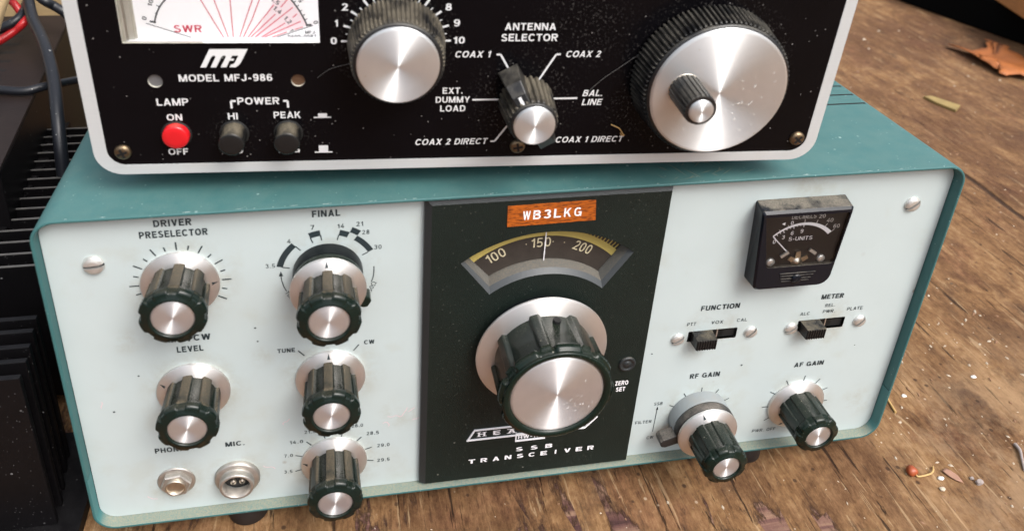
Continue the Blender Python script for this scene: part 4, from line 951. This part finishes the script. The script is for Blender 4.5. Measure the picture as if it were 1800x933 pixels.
def ribbed(x, z, k0, r0, r1, L, n, capr, capm, m, nm, cap_h=.14, depth=.045):
    mb = MB(); seg = n*8
    prof = [(r0*.985, 0), (r0, .08), (r1+(r0-r1)*.25, L-.16), (r1, L-.10)]
    def mod(t, i):
        c = math.cos(n*t); q = 1 if c > .15 else (-1 if c < -.35 else (c+.1)/.25); q = max(-1, min(1, q)); return 1-depth*(1-q)/2
    mb.lathe(prof, m, seg, mod, caps=False, smooth=False)
    mb.lathe([(r1*.985, L-.12), (r1*.985, L-.05), (r1*.95, L), (capr*.9, L)], RIBK2, 96, caps=False)
    o = mb.build(nm, tu, (x, .02-k0, z), OUT)
    cp = MB(); cp.lathe([(capr, L-.02), (capr, L+cap_h*.55), (capr*.975, L+cap_h), (capr*.955, L+cap_h+.01), (capr*.6, L+cap_h+.012), (capr*.3, L+cap_h+.014), (.012, L+cap_h+.015)], capm, 128, caps=False)
    cp.build('cap', o); return o
o = ribbed(D1[0], D1[1], .08, 1.70, 1.50, 1.78, 64, 1.36, CAPM, RIBK, 'tuning_knob'); o['label'] = 'dusty ribbed knob beside the meter'
BK = (22.17, 3.92)
o = ribbed(*BK, .06, 2.80, 2.62, 1.38, 92, 2.48, CAPM, RIBK2, 'inductor_knob', .12, .04); o['label'] = 'largest ribbed knob, with a small crank handle'
scratches(o, 2.4, 1.38+.162, 9, 34, SCRATCH)
ck = MB(); cx, cz = 20.86-BK[0], 4.12-BK[1]
n_ = 20
ck.lathe([(.59, 1.50), (.59, 1.60), (.57, 2.95), (.54, 3.02), (.42, 3.03)], RIBK2, n_*8, lambda t, i: 1-.08*(1 if math.cos(n_*t) < -.2 else 0)*(1 if i < 3 else 0), caps=False, smooth=False, c=(cx, cz))
cko = ck.build('crank_handle', o)
c2 = MB(); c2.lathe([(.42, 2.98), (.42, 3.08), (.38, 3.13), (.2, 3.135), (.01, 3.14)], CAPM, 48, caps=False); c2.build('crank_cap', o, (cx, cz, 0))
dg = MB(); dg.lathe([(.60, 1.512), (.59, 1.525), (.55, 1.535), (.45, 1.536)], CAPRIM, 40, caps=False); dg.build('crank_washer', o, (cx, cz, 0))
# antenna selector with its bar pointer
o = ribbed(*AX, .05, 1.02, .84, 1.78, 26, .73, CAPM, RIBK, 'selector_knob', .14, .09); o['label'] = 'dusty bar pointer knob of the antenna selector'
br = MB(); a = R(120); ca, sa = math.cos(a), math.sin(a)
prof = [(-1.74, .02), (-1.62, .95), (-.80, 1.62), (.80, 1.62), (1.12, 1.50), (1.46, 1.12), (1.54, .02)]
P = []
for s_ in (-1, 1):
    for u, h in prof:
        wd = (.40-.09*h); P.append((u*ca-s_*wd*sa, u*sa+s_*wd*ca, h))
n = len(prof)
br.add(P, [tuple(range(n)), tuple(range(n, 2*n))[::-1]]+[(i, n+i, n+(i+1) % n, (i+1) % n) for i in range(n)], RIBK2)
br.build('pointer_bar', o, bevel=.04)
wl = MB(); P = []
for u, h in ((.80, 1.63), (1.10, 1.516)):
    for s_ in (-.055, .055): P.append((u*ca-s_*sa, u*sa+s_*ca, h+.012))
wl.add(P, [(0, 2, 3, 1)], WINK); wl.build('pointer_line', o)
# push buttons
def button(x, z, r, L, m, label):
    mb = MB(); mb.lathe([(r, 0), (r, L-.10), (r*.96, L-.03), (r*.86, L), (r*.5, L+.012), (.001, L+.015)], m, 48, caps=False)
    o = mb.build('push_button', tu, (x, .02, z), OUT); o['label'] = label
    cl = MB(); cl.lathe([(r+.07, 0), (r+.07, .01), (r*.9, .012)], HOLE, 40, caps=False); cl.build('button_hole', o); return o
button(2.98, 1.66, .47, .28, BUTR, 'red push button'); button(5.00, 1.66, .46, .80, BUTK, 'dusty black push button under HI'); button(6.92, 1.64, .46, .78, BUTK, 'dusty black push button under PEAK')
for x, z, a in ((1.03, .97, 20), (26.57, 1.0, 50), (15.42, .90, 10), (1.03, 10.4, 30), (26.4, 10.4, 0)):
    mb = MB(); phillips(mb, .30, .17, a, BRASS); mb.build('screw', tu, (x, .02, z), OUT)
for x in (2.6, TW-2.6):
    for y in (2.6, 23):
        L = .65+y*math.sin(LEAN)+.06
        ft = MB(); ft.lathe([(.7, -L), (.8, -L+.1), (.8, .36)], RUBBER, 30); ft.build('rubber_foot', tu, (x, y, 0))

# ================================================================== things at the left
am = empty('amplifier', 'dusty black amplifier with slotted top, left of the teal radio and under loose cables', 'amplifier', (-33, 22, -1.2))
aP = (-33, 22, -1.2)
def rel(mb_, o, name, **k): return mb_.build(name, o, (-aP[0], -aP[1], -aP[2]), **k)
b = MB(); b.hexa([(-46, 12.6, -1.2), (-24.75, 12.6, -1.2), (-27.4, 36.0, -1.2), (-47, 36.0, -1.2), (-46, 12.6, 10.795), (-24.75, 12.6, 10.795), (-27.4, 36.0, 10.795), (-47, 36.0, 10.795)], FIN)
b.hexa([(-46, 12.6, 10.8), (-24.75, 12.6, 10.8), (-27.4, 36.0, 10.8), (-47, 36.0, 10.8), (-46, 12.6, 11), (-24.75, 12.6, 11), (-27.4, 36.0, 11), (-47, 36.0, 11)], AMPT)
for i in range(8): 
    y = 33.2-i*1.53; x = -29.6+i*.21; b.box(-40, x, y-.20, y+.20, 10.9, 11.012, HOLE)
rel(b, am, 'body', bevel=.12)
f = MB(); f.box(-25.6, -25.0, 8.0, 24.5, -.4, 7.6, FIN); rel(f, am, 'heatsink_base')
for i in range(15):
    y = 8.67+i*1.02; xl = -24.2-(y-8.7)*.098
    f = MB(); f.box(xl-.9, -20.4-(y-8.7)*.03, y-.09, y+.09, -.4, 7.9, FIN); f.box(xl-.9, -20.42-(y-8.7)*.03, y-.065, y+.065, 7.9, 7.93, FINT); rel(f, am, 'fin')
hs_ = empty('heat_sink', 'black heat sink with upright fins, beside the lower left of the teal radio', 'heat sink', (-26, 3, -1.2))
f = MB(); f.box(-34, -19.75, -.6, 6.2, -1.2, -.6, FIN); f.build('base', hs_, (26, -3, 1.2))  # base runs on past the fins, its black standing in for deep shade on the wood
for i, (x, y) in enumerate(((-21.18, 4.61), (-21.07, 3.77), (-20.92, 2.83), (-20.79, 1.97), (-20.75, 1.06))):
    f = MB(); f.box(-34, x, y, y+.26, -.6, 8.0, FIN); o = f.build('fin', hs_, (26, -3, 1.2), bevel=.03)

def spline(P, n=10):
    P = [Vector(p) for p in P]; Q = [2*P[0]-P[1]]+P+[2*P[-1]-P[-2]]; out = []
    for i in range(1, len(Q)-2):
        for j in range(n):
            t = j/n; a, b_, c_, d_ = Q[i-1], Q[i], Q[i+1], Q[i+2]
            out.append(.5*((2*b_)+(-a+c_)*t+(2*a-5*b_+4*c_-d_)*t*t+(-a+3*b_-3*c_+d_)*t**3))
    out.append(P[-1]); return [tuple(p) for p in out]
CABLES = []
def cable(nm, label, P, r, m, cat='cable'):
    mb = MB(); mb.tube(spline(P), r, m); o = mb.build(nm); tag(o, label, cat, 'loose leads over the amplifier'); return o
cable('power_cable', 'thick black cable hanging down between amplifier and teal radio', [(-29.49, 34.52, 14.5), (-28.3, 30.78, 14.0), (-27.29, 28.09, 13.5), (-26.27, 25.97, 13.2), (-25.2, 23.51, 12.8), (-24.31, 21.1, 12.0), (-23.68, 18.87, 11.0), (-23.42, 17.63, 9.6), (-23.4, 17.15, 7.8)], .37, CABLE)
cable('thin_cable', 'thin black cable lying across the amplifier top', [(-28.98, 22.0, 11.4), (-27.64, 21.75, 11.35), (-26.12, 21.45, 11.35), (-25.16, 22.02, 11.35), (-24.56, 23.23, 11.0), (-23.93, 25.65, 10.2)], .27, CABLE)
cable('thin_cable', 'thin black cable above the pale board, behind the tuner edge', [(-28.9, 32.45, 14.5), (-27.36, 30.72, 14.0), (-26.74, 30.81, 13.5), (-26.03, 30.64, 13.0), (-25.51, 30.91, 12.0)], .33, CABLE)
cable('red_wire', 'thick red wire curving across the amplifier top', [(-30.61, 27.71, 11.6), (-29.67, 28.27, 12.0), (-28.93, 28.98, 12.4), (-28.32, 29.24, 12.9), (-28.27, 30.46, 13.2)], .28, WIRER, 'wire')
cable('black_wire', 'black wire running alongside the thick red one', [(-30.78, 28.63, 12.3), (-29.77, 28.94, 12.6), (-29.05, 29.07, 12.9), (-28.57, 29.79, 13.2), (-28.91, 31.89, 13.3)], .33, CABLE, 'wire')
cable('red_wire', 'short piece of red wire in the top corner', [(-30.49, 32.05, 14.2), (-29.71, 31.11, 14.0), (-29.22, 30.75, 13.7), (-28.87, 30.5, 13.2)], .26, WIRER, 'wire')
mb = MB(); mb.tube([(-26.31, 17.27, 15.0), (-27.88, 23.72, 15.0), (-28.78, 27.84, 15.0), (-29.6, 31.56, 15.0)], .42, PALEW, 4); tag(mb.build('wooden_stick'), 'pale wooden stick leaning over the red wire in the top corner', 'stick')

# ================================================================== pieces behind and debris
def prism_xy(mb, P, z0, z1, m):
    n = len(P); mb.add([(x, y, z0) for x, y in P]+[(x, y, z1) for x, y in P], [tuple(range(n, 2*n)), tuple(range(n))[::-1]]+[(i, (i+1) % n, n+(i+1) % n, n+i) for i in range(n)], m)
mb = MB(); mb.box(-60, -25, 37.0, 39.0, -1.2, 17.5, PALEW); tag(mb.build('wooden_board', bevel=.1), 'pale wooden board standing behind the amplifier', 'board')
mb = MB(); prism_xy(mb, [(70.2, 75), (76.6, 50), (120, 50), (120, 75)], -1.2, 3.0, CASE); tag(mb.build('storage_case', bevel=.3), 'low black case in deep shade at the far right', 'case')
mb = MB(); prism_xy(mb, [(75.4, 58.5), (72.6, 49.6), (71, 42), (110, 40), (112, 60)], 3.01, 5.2, ORW); tag(mb.build('wooden_board', bevel=.15), 'orange brown board end lying on the low black case', 'board')

def leaf_sheet(nm, label, outline_, z0, lift, m, cat='leaf', thick=.08):
    """curled sheet: outline in x,y; z from lift(u, v)"""
    mb = MB(); cx = sum(p[0] for p in outline_)/len(outline_); cy = sum(p[1] for p in outline_)/len(outline_); n = len(outline_); rings = [1, .72, .42, .14]
    V = []
    for s_ in rings:
        for x, y in outline_: X, Y_ = cx+(x-cx)*s_, cy+(y-cy)*s_; V.append((X, Y_, z0+lift(X-cx, Y_-cy)))
    f = [(i*n+j, i*n+(j+1) % n, (i+1)*n+(j+1) % n, (i+1)*n+j) for i in range(len(rings)-1) for j in range(n)]+[tuple((len(rings)-1)*n+j for j in range(n))]
    mb.add(V, f, m, True); o = mb.build(nm); md = o.modifiers.new('thickness', 'SOLIDIFY'); md.thickness = thick*S; md.offset = 1
    return tag(o, label, cat)
def dens(P, n=4, jit=.25):
    out = []
    for i in range(len(P)):
        a, b_ = P[i], P[(i+1) % len(P)]
        for j in range(n): t = j/n; q = jit if j else 0; out.append((a[0]+(b_[0]-a[0])*t+random.uniform(-q, q), a[1]+(b_[1]-a[1])*t+random.uniform(-q, q)))
    return out
random.seed(3)
leaf_sheet('dry_leaf', 'curled dry orange brown leaf lying on the plywood behind the radios', dens([(66.0, 52.4), (67.2, 50.4), (69.6, 50.6), (71.6, 53.4), (71.8, 51.4), (71.0, 48.8), (71.2, 45.6), (70.2, 43.4), (67.0, 41.8), (65.0, 43.6), (65.2, 46.5), (65.5, 49.5)], 4, .5), -1.15,
           lambda u, v: .12+.6*abs(math.sin(u*.5+v*.25))+.018*u*u, LEAF, thick=.1)
mb = MB(); prism_xy(mb, [(52.4, 39.3), (52.6, 37.9), (53.4, 35.9), (54.7, 36.9), (53.8, 38.4), (53.3, 39.2)], -1.2, -.9, YCHIP); tag(mb.build('wood_chip', bevel=.05), 'yellow wood chip on the plywood right of the teal radio', 'wood chip')
# berry with its stalk
be = empty('berry', 'orange red berry with bent tan stalk on the plywood', 'berry', (20.1, -1.41, -1.2))
mb = MB(); mb.lathe([(.001, 0), (.16, .02), (.25, .12), (.27, .24), (.2, .38), (.08, .44), (.001, .44)], BERRY, 20, lambda t, i: 1+.12*math.sin(3*t+i), caps=False); mb.build('fruit', be)
mb = MB(); mb.tube(spline([(.15, -.15, .1), (.26, -.25, .07), (.9, -.21, .1), (1.15, -.1, .16), (1.38, .17, .08)], 5), .045, STRAW, 8); mb.build('stalk', be)
random.seed(5)
leaf_sheet('bark_flake', 'pinkish brown bark flake beside the berry', [(21.75, -1.55), (22.05, -1.42), (22.2, -1.55), (22.35, -1.9), (22.32, -2.3), (22.1, -2.12), (21.92, -1.9)], -1.16, lambda u, v: .05+.12*abs(u)+.06*v*v, FLAKE, 'bark', .05)
def lump(nm, label, x, y, r, m, cat, seed, sq=.7):
    random.seed(seed); bm = bmesh.new(); bmesh.ops.create_icosphere(bm, subdivisions=2, radius=1)
    mb = MB(); off = {v.index: random.uniform(.75, 1.2) for v in bm.verts}
    mb.add([(v.co.x*r*off[v.index], v.co.y*r*.75*off[v.index], r*sq*.9+v.co.z*r*sq*off[v.index]) for v in bm.verts], [tuple(v.index for v in f.verts) for f in bm.faces], m); bm.free()
    return tag(mb.build(nm, None, (x, y, -1.215)), label, cat)
lump('stone', 'grey brown pebble right of the bark flake, the bigger one', 23.15, -2.4, .20, STONE, 'pebble', 1); lump('stone', 'small grey pebble touching the bigger one', 22.98, -2.12, .12, STONE, 'pebble', 2)
lump('wood_chip', 'pale crumb of wood between the berry stalk and the bark flake', 21.42, -1.9, .15, WHITEB, 'wood chip', 3, .5); lump('wood_chip', 'pale crumb of wood in front of the bark flake', 21.05, -2.45, .16, CRUMB, 'wood chip', 4, .5)
lump('paint_chip', 'white chip close to the lower right edge of the teal radio', 23.2, 3.25, .15, WHITEB, 'chip', 6, .4); lump('paint_chip', 'white chip alone on the wood at the right margin', 28.3, 4.0, .16, WHITEB, 'chip', 8, .4)
mb = MB(); mb.tube(spline([(26.85, -.6, -1.1), (26.75, -1.0, -1.05), (26.5, -1.4, -1.06), (26.05, -2.1, -1.12)], 6), lambda t: .10-.04*t, STONE, 8); tag(mb.build('twig'), 'short grey twig on the plywood at the right margin', 'twig')
mb = MB(); mb.tube(spline([(21.9, 2.2, -1.12), (22.1, 3.3, -1.1), (22.3, 4.1, -1.12)], 6), lambda t: .07-.04*t, STRAW, 8); tag(mb.build('straw'), 'thin straw sliver beside the teal radio', 'straw')
# crumbs nobody could count
random.seed(21); cr = MB()
for i in range(650):
    q = random.random()
    if q < .55: x, y = random.uniform(19.3, 34), random.uniform(-6, 14)
    elif q < .8: x, y = random.uniform(20, 75), random.uniform(8, 62)
    else: x, y = random.uniform(-14, 24), random.uniform(-4.5, 1)
    if x < 19.3 and y > -.2: continue
    r = random.choice([.02, .03, .03, .04, .05, .07])*(1+max(0, y)*.02); a = random.uniform(0, PI); e = random.uniform(.3, .9); m = CRUMB if random.random() < .5 else CRUMBD
    P = [(x+r*math.cos(a+t*PI/2)*(1 if t % 2 else 1/e), y+r*math.sin(a+t*PI/2)*(1 if t % 2 else 1/e)) for t in range(4)]
    n = 4; h = r*random.uniform(.4, 1); cr.add([(u, v_, -1.203) for u, v_ in P]+[(x+(u-x)*.6, y+(v_-y)*.6, -1.2+h) for u, v_ in P], [tuple(range(n, 2*n))]+[(k, (k+1) % n, n+(k+1) % n, n+k) for k in range(n)], m)
tag(cr.build('wood_debris'), 'tiny crumbs of wood scattered over the plywood', 'debris', kind='stuff')

# hair and fibre stuck on the tuner panel
MT = Matrix.Translation(Vector((-16.54, 1.35, 17.0))) @ Matrix.Rotation(YAW, 4, 'Z') @ Matrix.Rotation(LEAN, 4, 'X')
def onp(u, k, v): p = MT @ Vector((u, .02-k, v)); return tuple(p)
mb = MB(); mb.tube([onp(*p) for p in spline([(18.95, .03, 1.78), (19.05, .10, 1.76), (19.26, .14, 1.66), (19.44, .10, 1.40), (19.52, .06, 1.30), (19.42, .05, 1.31), (19.36, .05, 1.42)], 6)], .022, STRAW, 8); tag(mb.build('wood_fibre'), 'curly tan fibre clinging to the black tuner panel', 'fibre')
mb = MB(); mb.tube([onp(*p) for p in spline([(17.88, .02, 3.2), (18.4, .05, 3.78), (18.9, .05, 4.18), (19.6, .04, 4.75)], 6)], .006, HAIRM, 6); tag(mb.build('hair'), 'long grey hair on the tuner panel left of the largest knob', 'hair')
mb = MB(); mb.tube([onp(*p) for p in spline([(8.05, .02, 3.9), (8.5, .05, 4.25), (9.0, .04, 4.4), (9.5, .04, 4.5)], 6)], .005, HAIRM, 6); tag(mb.build('hair'), 'short grey hair on the tuner panel beside the dusty dial knob', 'hair')
